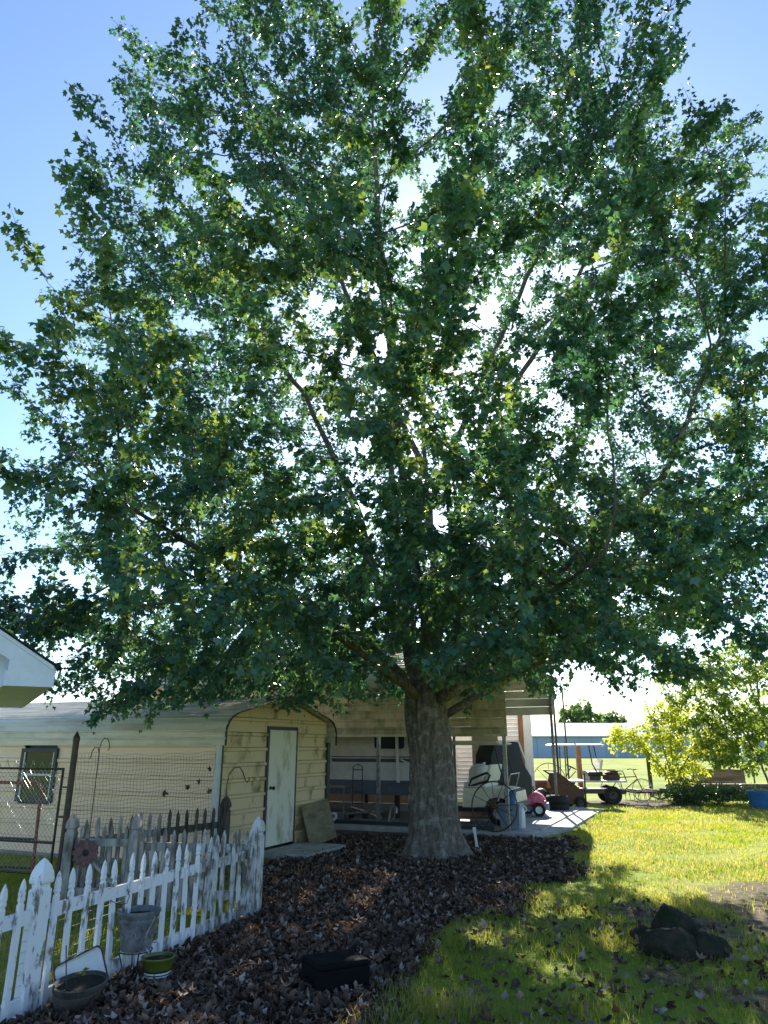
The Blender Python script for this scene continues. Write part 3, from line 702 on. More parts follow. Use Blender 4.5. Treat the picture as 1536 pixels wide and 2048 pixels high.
MB().tube([(-.10, 0, 0), (-.06, 0, .2), (-.02, 0, .33), (.05, 0, .36), (.10, 0, .3), (.09, 0, .22)], .025, 8).build('hook', MAT['galv'], hs, smooth=True)
MB().tube([(-.10, 0, .02), (.04, 0, .12), (.05, 0, .3)], .014, 6).build('strut', MAT['galv'], hs, smooth=True)
rl = thing('cord_reel', 'small pale ring reel with cord trailing onto the ground', 'reel', uv2xy(-7.55, 15.0) + Vector((0, 0, .15)), YAW)
MB().lathe([(.045, -.02), (.085, -.022), (.085, .022), (.045, .02), (.045, -.02)], 20, Matrix.Translation((0, -.03, .085)) @ Matrix.Rotation(R(90), 4, 'X'), cap=False).build('ring', MAT['white_plastic'], rl, smooth=True)
MB().tube([(0.05, -.04, .02), (.07, -.22, -.06), (.06, -.5, -.135), (.1, -.9, -.13), (.05, -1.3, -.13)], .006, 5).build('cord', MAT['white_trim'], rl)

# ------------------------------------------------------------------ beige golf cart
def wheel(parent, x, y, z, r, wd, rimmat, name='wheel'):
    m = Matrix.Translation((x, y, z)) @ Matrix.Rotation(R(90), 4, 'X')
    e = MB().lathe([(r * .55, -wd * .45), (r * .93, -wd * .5), (r, -wd * .25), (r, wd * .25), (r * .93, wd * .5), (r * .55, wd * .45)], 28, m, cap=False).build(name, MAT['rubber'], parent, smooth=True)
    h = MB().lathe([(r * .08, wd * .30), (r * .18, wd * .36), (r * .2, wd * .2), (r * .48, wd * .22), (r * .56, wd * .46), (r * .58, wd * .3), (r * .58, -wd * .44)], 24, m).build('rim', rimmat, e, smooth=True)
    return e
gc = thing('golf_cart', 'beige golf cart with roof parked at the end of the carport', 'golf cart', loc(-4.95, 16.55), YAW)
for x in (-.85, .80):
    for y in (-.48, .48): wheel(gc, x, y, .235, .235, .19, MAT['galv'])
MB().prism([(.02, .34), (.05, .74), (.95, .74), (1.17, .66), (1.2, .42), (1.08, .36), (1.04, .46), (.95, .53), (.80, .555), (.65, .53), (.56, .46), (.52, .34)], -.58, .58, 'y').build('rear_body', MAT['beige'], gc, bevel=.015)
MB().prism([(-1.22, .30), (-1.25, .55), (-1.1, .78), (-.82, .90), (-.72, .88), (-.62, .60), (-.62, .36), (-.66, .40), (-.78, .50), (-.95, .50), (-1.06, .42), (-1.1, .30)], -.55, .55, 'y').build('front_cowl', MAT['beige'], gc, bevel=.015)
MB().box(-1.05, 1.05, -.50, .50, .25, .335).build('chassis', MAT['black'], gc)
MB().box(-.62, .03, -.56, .56, .337, .36).build('floor', MAT['black'], gc)
MB().box(.05, .55, -.56, .56, .742, .86).build('seat', MAT['cream'], gc, bevel=.035, smooth=True)
MB().prism([(.50, .88), (.60, .86), (.68, 1.20), (.62, 1.22)], -.50, .50, 'y').build('backrest', MAT['cream'], gc, bevel=.02)
for y in (-.57, .57):
    MB().tube([(.18, y, .78), (.25, y, .92), (.45, y, 1.0), (.60, y, 1.05), (.66, y, 1.0), (.6, y, .88), (.3, y, .80)], .025, 8, closed=True).build('armrest', MAT['black'], gc, smooth=True)
rf = MB().loft([[(-1.0, -.55, 1.62), (.85, -.55, 1.62), (.85, .55, 1.62), (-1.0, .55, 1.62)], [(-1.05, -.6, 1.65), (.92, -.6, 1.65), (.92, .6, 1.65), (-1.05, .6, 1.65)], [(-.95, -.5, 1.71), (.80, -.5, 1.71), (.80, .5, 1.71), (-.95, .5, 1.71)]]).build('roof', MAT['beige'], gc, bevel=.012)
for y in (-.52, .52):
    MB().tube([(-.92, y, .82), (-.75, y, 1.3), (-.72, y, 1.63)], .014, 8).build('strut', MAT['black'], gc, smooth=True)
    MB().tube([(1.0, y, .70), (.86, y, 1.2), (.78, y, 1.63)], .016, 8).build('strut', MAT['black'], gc, smooth=True)
sw = MB().tube([(-.70, -.25, .62), (-.50, -.25, 1.02)], .018, 8).build('steering_column', MAT['black'], gc, smooth=True)
n_ = Vector((.45, 0, .9)).normalized(); e1 = Vector((0, 1, 0)); e2 = n_.cross(e1); c_ = Vector((-.49, -.25, 1.04))
MB().tube([c_ + e1 * .17 * math.cos(t * .35) + e2 * .17 * math.sin(t * .35) for t in range(18)], .015, 6, closed=True).tube([c_ - e1 * .16, c_, c_ + e1 * .16], .012, 6).tube([c_, c_ + e2 * .16], .012, 6).build('steering_wheel', MAT['black'], gc, smooth=True)
MB().box(.93, 1.16, -.5, .5, .665, .70).build('bag_well', MAT['black'], gc)
MB().tube([(.98, -.42, .70), (1.08, -.42, 1.02), (1.08, .42, 1.02), (.98, .42, .70)], .014, 8).build('bag_rail', MAT['galv'], gc, smooth=True)
MB().box(1.19, 1.26, -.5, .5, .38, .46).build('bumper', MAT['black'], gc, bevel=.01)
# white drum behind it, on a pallet
pt = thing('pallet', 'low wooden pallet carrying the white drum', 'pallet', loc(-5.05, 17.75), YAW)
for k in range(5): MB().box(-.42 + k * .18, -.30 + k * .18, -.4, .4, .15, .17).build('slat', MAT['lumber'], pt)
for y in (-.36, 0, .36): MB().box(-.42, .54, y - .04, y + .04, .0, .149).build('bearer', MAT['lumber'], pt)
dr = thing('plastic_drum', 'tall cloudy white plastic drum behind the beige golf cart', 'drum', loc(-5.0, 17.75, .252), YAW)
MB().lathe([(.25, 0), (.28, .03), (.285, .3), (.293, .32), (.285, .34), (.285, .64), (.293, .66), (.285, .68), (.27, .88), (.20, .98), (.06, 1.02)], 28).build('body', MAT['barrel'], dr, smooth=True)
MB().lathe([(.035, 1.015), (.035, 1.05), (.03, 1.055)], 14, Matrix.Translation((.1, 0, 0))).build('bung', MAT['white_plastic'], dr)
# iron wagon wheel leaning on the corner post
wg = thing('wagon_wheel', 'large rusty iron spoked wheel leaning on the carport corner post', 'wheel', uv2xy(-3.93, 14.97) + Vector((0, 0, .08)), YAW)
m = Matrix.Translation((0, -.10, .47)) @ Matrix.Rotation(R(-7), 4, 'X')
MB().tube([m @ Vector((.46 * math.cos(t * math.pi / 20), 0, .46 * math.sin(t * math.pi / 20))) for t in range(40)], .014, 6, closed=True).build('rim', MAT['dark_steel'], wg, smooth=True)
MB().lathe([(.02, -.07), (.05, -.06), (.055, .06), (.02, .07)], 14, m @ Matrix.Rotation(R(90), 4, 'X')).build('hub', MAT['rust'], wg, smooth=True)
for k in range(12):
    a = k * math.pi / 6 + .1; MB().tube([m @ Vector((.04 * math.cos(a), 0, .04 * math.sin(a))), m @ Vector((.458 * math.cos(a), 0, .458 * math.sin(a)))], .007, 5).build('spoke', MAT['dark_steel'], wg)
# pale stake in the leaf litter
st = thing('garden_stake', 'short white plastic stake in the leaf litter near the trunk', 'stake', (1.6, 13.3, -.03))
MB().rects([(0, .004, .004), (.06, .03, .006), (.12, .022, .006), (.3, .02, .006), (.36, .03, .008), (.40, .026, .006)]).build('blade', MAT['white_plastic'], st); st.rotation_euler = (R(6), R(-8), 0)

# ------------------------------------------------------------------ around the open end of the carport
bc = thing('covered_cart', 'black fabric covered cart with pale windscreen beyond the carport post', 'cart', (3.12, 19.4, .05), R(200)); bc.scale = (.74, .85, .93)
MB().prism([(-.7, .35), (-.7, .95), (-.45, 1.25), (-.25, 1.86), (.62, 1.90), (.85, 1.5), (.9, .4)], -.5, .5, 'y').build('cover', MAT['black'], bc, bevel=.05, smooth=True)
MB().bar((-.74, -.44, .98), (-.29, -.44, 1.86), .06, .012, (0, 1, 0)).bar((-.74, .44, .98), (-.29, .44, 1.86), .06, .012, (0, 1, 0)).bar((-.30, -.44, 1.87), (-.30, .44, 1.87), .05, .012).build('windscreen_edge', MAT['white_plastic'], bc)
for x in (-.5, .6):
    for y in (-.42, .42): wheel(bc, x, y, .2, .2, .15, MAT['galv'])
MB().box(-.72, .8, -.4, .4, .2, .36).build('chassis', MAT['dark_steel'], bc)
at_ = thing('toy_quad_bike', 'faded pink ride-on toy quad bike with white wheel hubs', 'toy quad', (3.50, 18.6, .082), R(-14))
for x in (-.27, .27):
    for y in (-.2, .2): wheel(at_, x, y, .15, .15, .12, MAT['white_plastic'])
MB().prism([(-.42, .28), (-.40, .40), (-.2, .38), (-.1, .45), (.05, .47), (.2, .56), (.36, .48), (.45, .34), (.40, .26), (.1, .24), (-.1, .22)], -.15, .15, 'y').build('body', MAT['pink'], at_, bevel=.03, smooth=True)
MB().box(.14, .44, -.26, .26, .31, .36).build('fender', MAT['pink'], at_, bevel=.02); MB().box(-.42, -.14, -.26, .26, .31, .36).build('fender', MAT['pink'], at_, bevel=.02)
MB().box(.36, .50, -.15, .15, .14, .30).build('bumper', MAT['blue_grey'], at_, bevel=.02)
MB().box(-.25, .25, -.1, .1, .12, .23).build('chassis', MAT['blue_grey'], at_, bevel=.02)
MB().tube([(.16, -.2, .66), (.14, -.1, .65), (.15, 0, .60), (.14, .1, .65), (.16, .2, .66)], .014, 8).tube([(.15, 0, .60), (.2, 0, .5)], .02, 8).build('handlebar', MAT['black'], at_, smooth=True)
MB().box(-.36, -.05, -.11, .11, .40, .47).build('seat', MAT['black'], at_, bevel=.025, smooth=True)
for k in range(2):
    ty = thing('loose_tyre', ['worn black tyre lying flat beneath another tyre', 'worn black tyre lying on top of another tyre'][k], 'tyre', (4.62 + .02 * k, 20.4, .05 + .19 * k), 0, 'tyres stacked by the slab')
    MB().lathe([(.19, .02), (.26, .0), (.30, .04), (.305, .10), (.30, .155), (.26, .19), (.19, .17), (.165, .10), (.19, .02)], 32, cap=False).build('casing', MAT['rubber'], ty, smooth=True)
jg = thing('plastic_jug', 'white plastic jug standing behind the iron wheel', 'jug', loc(-3.62, 15.75, .082)); MB().lathe([(.09, 0), (.10, .02), (.10, .3), (.08, .38), (.03, .42), (.03, .46)], 18).build('body', MAT['white_plastic'], jg, smooth=True); MB().tube([(.09, 0, .3), (.14, 0, .34), (.12, 0, .4), (.04, 0, .42)], .014, 6).build('handle', MAT['white_plastic'], jg, smooth=True)
bk = thing('water_bucket', 'small blue bucket standing on a grey bin behind the iron wheel', 'bucket', loc(-3.78, 15.62, .552)); MB().lathe([(.10, 0), (.13, .22), (.137, .22), (.137, .235), (.12, .23), (.09, .02)], 20).build('body', MAT['blue'], bk, smooth=True); MB().tube(arc(Vector((0, 0, .22)), .135, 20, 160, 10, lambda c, a, b: c + Vector((a, .06, b * .6))), .005, 5).build('handle', MAT['galv'], bk)
bn = thing('storage_bin', 'grey blue plastic bin under a small bucket', 'bin', loc(-3.78, 15.62, .082), YAW); MB().rects([(0, .19, .15), (.44, .22, .18), (.44, .235, .195), (.47, .235, .195)]).build('body', MAT['blue_grey'], bn); MB().box(-.06, .06, -.205, -.19, .34, .38).build('handle', MAT['black'], bn)
hc = thing('hand_cart', 'brown panelled hand cart with two small black wheels', 'cart', (5.25, 21.6, 0), R(18))
MB().prism([(-.5, .75), (-.42, .95), (.32, .45), (.30, .12), (-.2, .15)], -.28, .28, 'y').build('panel', MAT['rust'], hc)
MB().bar((-.62, -.26, 1.02), (.36, -.26, .42), .035, .035).bar((-.62, .26, 1.02), (.36, .26, .42), .035, .035).bar((-.62, -.26, 1.02), (-.62, .26, 1.02), .03, .03).bar((.34, -.28, .05), (.36, -.28, .95), .035, .035).build('frame', MAT['dark_steel'], hc)
for y in (-.34, .34): wheel(hc, .15, y, .17, .17, .08, MAT['dark_steel'])
def post(label, cat, x, y, h, r, mat, name, sq=False, cap=True, lean=0):
    t = thing(name, label, cat, (x, y, 0)); t.rotation_euler = (0, R(lean), 0)
    if sq: MB().box(-r, r, -r, r, -.1, h).build('shaft', mat, t, bevel=.008)
    else: MB().lathe([(r, -.1), (r, h)], 14).build('shaft', mat, t, smooth=True)
    if cap: MB().lathe([(r * 1.15, h - .02), (r * 1.15, h + .01), (r * .5, h + .04)], 14).build('cap', mat, t)
    return t
post('tall dark steel pole beside the brown hand cart', 'pole', 5.15, 22.3, 3.3, .035, MAT['dark_steel'], 'steel_pole')
post('thin steel pole rising behind the stripped golf cart', 'pole', 6.2, 25.4, 3.6, .03, MAT['dark_steel'], 'steel_pole')
post('reddish square timber post behind the stripped golf cart', 'post', 6.45, 24.9, 1.75, .075, MAT['orange_wood'], 'timber_post', True, False)
post('weathered round fence post beside the yellow green tree', 'post', 9.35, 26.6, 1.6, .07, MAT['dark_wood'], 'fence_post')
post('thin dark metal post standing in the sunny field', 'post', 13.2, 27, 1.35, .025, MAT['dark_steel'], 'metal_post')
iw = thing('hay_rake_wheel', 'thin iron hoop wheel lying against the rusty barrow', 'wheel', (5.15, 23.6, 0), R(10))
MB().tube([(.55 * math.cos(t * math.pi / 18), .0, .62 + .55 * math.sin(t * math.pi / 18)) for t in range(36)], .012, 6, closed=True).build('rim', MAT['rust'], iw)
for k in range(8): MB().tube([(0, 0, .62), (.55 * math.cos(k * math.pi / 4), 0, .62 + .55 * math.sin(k * math.pi / 4))], .007, 5).build('spoke', MAT['rust'], iw)
MB().lathe([(.04, -.05), (.04, .05)], 12, Matrix.Translation((0, 0, .62)) @ Matrix.Rotation(R(90), 4, 'X')).build('hub', MAT['rust'], iw); MB().box(-.2, .2, -.03, .03, -.02, .075).build('chock', MAT['dark_wood'], iw)
bar_ = thing('rusty_barrow', 'low rusty sheet metal barrow full of scrap', 'barrow', (5.3, 24.2, 0), R(8))
MB().rects([(.28, .55, .25), (.62, .72, .38), (.66, .73, .39)]).build('tray', MAT['rust'], bar_); MB().bar((.3, -.3, .0), (.5, -.3, .35), .03, .03).bar((.3, .3, .0), (.5, .3, .35), .03, .03).bar((-.7, -.2, .2), (1.1, -.3, .42), .03, .03).bar((-.7, .2, .2), (1.1, .3, .42), .03, .03).build('frame', MAT['dark_steel'], bar_); wheel(bar_, -.75, 0, .18, .18, .08, MAT['dark_steel'])
# stripped golf cart
g2 = thing('stripped_golf_cart', 'stripped golf cart with white roof, bare frame and pale seat back', 'golf cart', (6.25, 23.7, 0), R(-4))
for x in (-.85, .75):
    for y in (-.48, .48): wheel(g2, x, y, .26, .26, .19, MAT['dark_steel'])
MB().loft([[(-1.0, -.55, 1.68), (.55, -.55, 1.68), (.55, .55, 1.68), (-1.0, .55, 1.68)], [(-1.05, -.6, 1.71), (.62, -.6, 1.71), (.62, .6, 1.71), (-1.05, .6, 1.71)], [(-.95, -.5, 1.75), (.52, -.5, 1.75), (.52, .5, 1.75), (-.95, .5, 1.75)]]).build('roof', MAT['white_plastic'], g2, bevel=.012)
for y in (-.5, .5):
    MB().tube([(-.62, y, .70), (-.60, y, 1.68)], .018, 8).build('strut', MAT['black'], g2)
    MB().tube([(.36, y, .85), (.20, y, 1.15), (.14, y, 1.68)] if y < 0 else [(.45, y, .85), (.56, y, 1.2), (.50, y, 1.68)], .018, 8).build('strut', MAT['black'], g2)
MB().bar((-.6, -.5, 1.56), (-.6, .5, 1.56), .025, .025).bar((-.62, -.5, .74), (-.62, .5, .74), .03, .03).build('windscreen_frame', MAT['black'], g2)
MB().box(-1.1, 1.15, -.5, .5, .30, .42).build('chassis', MAT['dark_steel'], g2)
MB().box(-.55, 1.2, -.52, .52, .62, .67).build('deck', MAT['white_trim'], g2); MB().box(-1.15, -.6, -.45, .45, .425, .66).build('battery_tray', MAT['rust'], g2, bevel=.02)
MB().prism([(.40, .98), (.47, .96), (.55, 1.26), (.48, 1.30)], -.5, .5, 'y').build('backrest', MAT['cream'], g2, bevel=.025); MB().box(.05, .5, -.5, .5, .80, .93).build('seat', MAT['black'], g2, bevel=.03); MB().box(.1, .45, -.4, .4, .672, .80).build('seat_box', MAT['dark_steel'], g2)
MB().tube([(-.62, -.25, .70), (-.42, -.25, 1.05)], .016, 8).build('steering_column', MAT['black'], g2); c_ = Vector((-.41, -.25, 1.06))
MB().tube([c_ + e1 * .17 * math.cos(t * .35) + e2 * .17 * math.sin(t * .35) for t in range(18)], .013, 6, closed=True).tube([c_ - e1 * .16, c_, c_ + e1 * .16], .01, 6).build('steering_wheel', MAT['black'], g2)
MB().tube([(.6, -.5, .67), (.62, -.5, .95), (1.1, -.5, .95), (1.18, -.5, .67)], .016, 6).build('side_rail', MAT['black'], g2); MB().tube([(.6, .5, .67), (.62, .5, .95), (1.1, .5, .95), (1.18, .5, .67)], .016, 6).build('side_rail', MAT['black'], g2)
en = thing('small_engine', 'small rusty engine lying on the stripped cart deck', 'engine', (7.1, 23.65, .672), R(20)); MB().box(-.22, .22, -.15, .15, 0, .16).box(-.05, .2, -.1, .1, .16, .26).build('block', MAT['rust'], en, bevel=.02); MB().lathe([(.03, 0), (.10, .02), (.10, .08), (.03, .1)], 16, Matrix.Translation((-.12, 0, .16))).build('flywheel', MAT['dark_steel'], en); MB().tube([(.1, .1, .2), (.2, .2, .25), (.3, .15, .1)], .025, 8).build('exhaust', MAT['rust'], en)
# bicycle
by = thing('bicycle', 'old red bicycle standing behind the stripped golf cart', 'bicycle', (7.75, 24.3, 0), R(3))
for x in (-.52, .52):
    wh = MB().tube([(x + .33 * math.cos(t * math.pi / 18), 0, .345 + .33 * math.sin(t * math.pi / 18)) for t in range(36)], .014, 6, closed=True).build('wheel', MAT['white_trim'], by, smooth=True)
    sp = MB()
    for k in range(14): sp.tube([(x, 0, .345), (x + .325 * math.cos(k * math.pi / 7), 0, .345 + .325 * math.sin(k * math.pi / 7))], .0025, 3)
    sp.build('spokes', MAT['galv'], wh)
fr = MB()
for a, b in (((-.52, 0, .345), (-.12, 0, .30)), ((-.12, 0, .30), (-.22, 0, .78)), ((-.52, 0, .345), (-.2, 0, .72)), ((-.2, 0, .72), (.33, 0, .74)), ((-.12, 0, .30), (.36, 0, .66)), ((.30, 0, .86), (.52, 0, .345))): fr.tube([a, b], .016, 7)
fr.build('frame', MAT['red_tube'], by, smooth=True)
MB().tube([(.30, 0, .86), (.27, 0, .95), (.29, -.24, .97), (.18, -.27, .95)], .012, 6).tube([(.27, 0, .95), (.29, .24, .97), (.18, .27, .95)], .012, 6).build('handlebar', MAT['black'], by)
MB().prism([(-.36, .80), (-.34, .86), (-.12, .84), (-.10, .81)], -.06, .06, 'y').build('saddle', MAT['black'], by, bevel=.015); MB().lathe([(.02, -.02), (.09, -.01), (.09, .01), (.02, .02)], 18, Matrix.Translation((-.12, 0, .30)) @ Matrix.Rotation(R(90), 4, 'X')).build('chainring', MAT['dark_steel'], by)
# timbers, box bed, tub on the right
for k, (x, y, z, ln, rz, lb) in enumerate(((12.0, 25.6, 0, 4.6, 3, 'long dark timber resting on the ground under the stacked ones'), (12.2, 25.3, .16, 4.4, -2, 'long grey timber in the middle of the timber stack'), (11.9, 25.45, .32, 4.8, 1, 'long reddish timber on top of the timber stack'), (10.3, 24.4, 0, 2.4, 24, 'short timber lying apart by the yellow green tree'))):
    t = thing('stacked_timber', lb, 'timber', (x, y, z), R(rz)); MB().box(-ln / 2, ln / 2, -.16, .16, 0, .155).build('beam', [MAT['dark_wood'], MAT['grey_wood'], MAT['lumber'], MAT['grey_wood']][k], t, bevel=.012)
    for e in (-1, 1): MB().box(e * (ln / 2 + .0005) - .004, e * (ln / 2 + .0005) + .004, -.145, .145, .015, .14).build('sawn_end', MAT['lumber'], t)
bx = thing('plank_box', 'open weathered plank box bed standing behind the timber stack', 'box', (12.0, 27.2, 0), R(5))
for k in range(4):
    for y in (-.45, .45): MB().box(-.75, .75, y - .015, y + .015, .12 + k * .19, .12 + k * .19 + .18).build('plank', MAT['lumber'], bx)
    for x in (-.73, .73): MB().box(x - .015, x + .015, -.43, .43, .12 + k * .19, .12 + k * .19 + .18).build('plank', MAT['lumber'], bx)
for x in (-.70, .70):
    for y in (-.40, .40): MB().box(x - .04, x + .04, y - .04, y + .04, -.05, .95).build('corner_post', MAT['grey_wood'], bx)
tb2 = thing('plastic_tub', 'blue plastic tub standing on the lawn by the bushes', 'tub', (10.75, 21.8, 0)); MB().lathe([(.27, 0), (.33, .42), (.35, .43), (.35, .46), (.31, .45), (.26, .03)], 28).build('body', MAT['blue'], tb2, smooth=True)
for s_ in (-1, 1): MB().tube([(.33 * s_, -.08, .38), (.38 * s_, -.08, .38), (.38 * s_, .08, .38), (.33 * s_, .08, .38)], .012, 6).build('handle', MAT['blue'], tb2)
# far buildings
bn_ = thing('long_barn', 'long blue grey metal barn with white roof across the field', 'barn', (28, 112, 0), R(2))
for k in range(24): MB().box(-24 + k * 2, -22.03 + k * 2, -4, -3.9, 0, 3.0).build('wall_panel', MAT['barn'], bn_)
MB().box(-24, 24, -3.8, 4, 0, 2.95).build('wall', MAT['barn'], bn_)
MB().prism([(-4.6, 3.0), (0, 4.9), (4.6, 3.0), (4.6, 2.9), (-4.6, 2.9)], -24.5, 24.5, 'x').build('roof', MAT['barn_roof'], bn_)
for x in (14, 19): MB().box(x, x + 1.2, -4.12, -3.95, 0, 2.6).build('door', MAT['blue'], bn_)
sh2 = thing('open_shelter', 'grey open fronted shelter beyond the timber stack', 'shelter', (40, 86, 0), R(-4))
MB().box(-3.5, 3.5, 1.9, 2, 0, 2.6).box(-3.5, -3.4, -2, 1.9, 0, 2.5).box(3.4, 3.5, -2, 1.9, 0, 2.5).box(-.6, 3.4, -2, -1.9, 0, 2.4).build('wall', MAT['barn'], sh2); MB().prism([(-2.5, 2.5), (2.4, 3.1), (2.4, 3.2), (-2.5, 2.6)], -3.9, 3.9, 'x').build('roof', MAT['galv'], sh2); MB().box(.6, 1.8, -2.03, -1.9, 1.1, 1.9).build('window', MAT['glass'], sh2)
for x in (-3.3, -1.9): MB().box(x - .06, x + .06, -2.05, -1.93, 0, 2.5).build('post', MAT['white_trim'], sh2)

# ------------------------------------------------------------------ porch roof of the white house
pc = thing('house_porch', 'white porch gable with dark shingle roof and boxed eave', 'porch', (-3.22, 7.0, 0), R(29))
ez = at(98, 1378, 7.0).z                                           # underside of the boxed eave
slope = .62
def rz_(x): return ez + .22 - x * slope                           # roof line climbs towards -x
MB().prism([(0, ez + .155), (0, ez + .19), (-2.6, ez + .19 + 2.6 * slope), (-2.6, ez + .155 + 2.6 * slope)], -.28, 4.2, 'y').build('roof_deck', MAT['house_white'], pc)
for k in range(14):
    x0, x1 = .03 - k * .19, .03 - (k + 1) * .19 - .03
    for j in range(2):
        MB().prism([(x0, ez + .196 - x0 * slope + .012), (x0, ez + .196 - x0 * slope + .024), (x1, ez + .196 - x1 * slope + .014), (x1, ez + .196 - x1 * slope + .002)], -.31 + j * 2.26, 1.94 + j * 2.26, 'y').build('shingle', MAT['shingle'], pc)
MB().prism([(.012, ez), (.012, ez + .175), (-2.6, ez + .175 + 2.6 * slope), (-2.6, ez + 2.6 * slope + .0), (-.38, ez + .23), (-.38, ez)], -.262, -.235, 'y').build('rake_board', MAT['house_white'], pc)
MB().prism([(-.02, ez + .15), (-2.6, ez + .15 + 2.6 * slope), (-2.6, ez + .135 + 2.6 * slope), (-.02, ez + .135)], -.234, -.01, 'y').build('rake_soffit', MAT['house_white'], pc)
MB().box(-.40, .0, -.234, 4.2, ez + .002, ez + .14).build('eave_box', MAT['house_white'], pc)
MB().box(.0005, .02, -.25, 4.2, ez + .01, ez + .17).build('fascia', MAT['house_white'], pc)
for k in range(16): MB().box(-.40 - (k + 1) * .14 + .006, -.40 - k * .14, -.03, .0, ez + .09, ez + .13 + (.40 + k * .14) * slope).build('gable_board', MAT['house_white'], pc)
MB().box(-2.6, -.401, -.06, .1, ez + .0, ez + .09).build('beam', MAT['house_white'], pc)
MB().box(-2.6, -.401, .101, 4.2, ez + .05, ez + .075).build('ceiling', MAT['house_white'], pc)
for x, y in ((-1.6, .0), (-2.5, 4.1)): MB().box(x - .06, x + .06, y - .05, y + .07, 0, ez + .04).build('post', MAT['house_white'], pc, bevel=.006)

hr = thing('spike_harrow', 'low rusty spike harrow lying between the bicycle and the bushes', 'harrow', (8.75, 24.9, 0), R(6))
for k in range(4): MB().bar((-.8, -.5 + k * .33, .26), (.8, -.5 + k * .33, .30), .05, .05).build('crossbar', MAT['rust'], hr)
for x in (-.6, 0, .6): MB().bar((x, -.55, .32), (x, .55, .32), .05, .04).build('frame_bar', MAT['dark_steel'], hr)
for k in range(4):
    for j in range(5): MB().tube([(-.7 + j * .35, -.5 + k * .33, .3), (-.68 + j * .35, -.52 + k * .33, -.03)], [.016, .006], 5).build('spike', MAT['rust'], hr)
mw = thing('push_mower', 'old dark push mower with long handle beside the rusty barrow', 'mower', (4.75, 23.0, 0), R(165))
MB().prism([(-.35, .12), (-.3, .24), (.25, .24), (.36, .12)], -.26, .26, 'y').build('deck', MAT['dark_steel'], mw, bevel=.03); MB().lathe([(.15, .24), (.16, .38), (.10, .44), (.05, .46)], 18).build('engine', MAT['black'], mw, smooth=True)
for x in (-.3, .3):
    for y in (-.3, .3): wheel(mw, x, y, .11, .11, .06, MAT['dark_steel'])
for y in (-.22, .22): MB().tube([(-.3, y, .2), (-.85, y, .75), (-1.05, y, .95)], .012, 6).build('handle_tube', MAT['dark_steel'], mw)
MB().tube([(-1.05, -.22, .95), (-1.05, .22, .95)], .014, 6).build('grip', MAT['black'], mw)

# ------------------------------------------------------------------ picket fences
def picket_mesh(h, mat, wx=.0215, wy=.013):
    k = wx
    return MB().rects([(0, k, wy), (h - .155, k, wy), (h - .15, k * .72, wy * .8), (h - .138, k * .72, wy * .8), (h - .132, k * 1.0, wy), (h - .12, k * 1.02, wy), (h - .112, k * .86, wy * .9), (h - .09, k * 1.0, wy), (h - .055, k * .82, wy * .9), (h - .02, k * .42, wy * .6), (h, k * .06, wy * .15)]).mesh('picket', mat)
def post_mesh(h, mat, a=.052):
    return MB().rects([(-.2, a, a), (h - .20, a, a), (h - .185, a * .80, a * .80), (h - .165, a * .80, a * .80), (h - .155, a * 1.06, a * 1.06), (h - .135, a * 1.10, a * 1.10), (h - .09, a * .98, a * .98), (h - .05, a * .72, a * .72), (h - .02, a * .36, a * .36), (h, a * .05, a * .05)]).mesh('post', mat)
def fence(name, label, A, B_, n, h, posts, mats, rails, ph=None, lean=0, gap0=.5, group=None, off=-.03):
    A, B_ = Vector(A), Vector(B_); d = B_ - A; L = d.length; rz = math.atan2(d.y, d.x)
    t = thing(name, label, 'fence', A, rz, group); ms = [picket_mesh(h, m) for m in mats]; pm = [post_mesh(ph or h + .06, m) for m in mats]
    for k in range(n):
        x = L * (k + gap0) / n; o = link('picket', ms[min(len(ms) - 1, int(k / n * len(ms)))], t)
        o.location = (x, off, random.uniform(.0, .03)); o.rotation_euler = (R(random.gauss(0, 1.0)), R(lean + random.gauss(0, .6)), R(random.gauss(0, 2)))
    for x in posts:
        o = link('post', pm[min(len(pm) - 1, max(0, int(x / L * len(pm))))], t); o.location = (x, .02, 0); o.rotation_euler = (R(random.gauss(0, .8)), R(lean + random.gauss(0, .8)), 0)
    for z in rails:
        for i in range(len(mats)):
            MB().box(L * i / len(mats), L * (i + 1) / len(mats), off + .0125, off + .048, z, z + .085).build('rail', mats[i], t)
    return t, L
E_ = Vector((-2.36, 5.48, 0)); D_ = Vector((-1.376, 8.53, 0)); dv = (D_ - E_).normalized(); S0 = E_ - dv * .62
ft, FL = fence('picket_fence', 'white picket fence with flaking paint running beside the leaf litter', S0, D_, 23, .84, [.62, (D_ - S0).length + .03], [MAT['white_paint'], MAT['white_paint'], MAT['worn_paint']], [.04, .56], ph=.95, gap0=.35)
wm = MB()                                          # wire mesh stapled to the back of it
for k in range(8): wm.tube([(0, .03, .06 + k * .065), (FL * .62, .03, .06 + k * .065)], .0016, 3)
for k in range(26): wm.tube([(k * FL * .62 / 25, .032, .04), (k * FL * .62 / 25, .032, .53)], .0014, 3)
wm.build('wire_mesh', MAT['galv'], ft)
A_ = Vector((-3.55, 8.8, 0)); B2 = Vector((-2.81, 8.75, 0)); C2 = Vector((-2.27, 10.85, 0))
gt = thing('picket_gate', 'weathered grey picket gate with diagonal brace between two posts', 'gate', A_, math.atan2(B2.y - A_.y, B2.x - A_.x)); GL = (B2 - A_).length
pmm = picket_mesh(.80, MAT['grey_wood'])
for k in range(7): o = link('picket', pmm, gt); o.location = (.10 + k * (GL - .2) / 6, .03, .04); o.rotation_euler = (0, R(random.gauss(0, 1)), 0)
pp = post_mesh(.96, MAT['grey_wood'])
for x in (0, GL): o = link('post', pp, gt); o.location = (x, 0, 0)
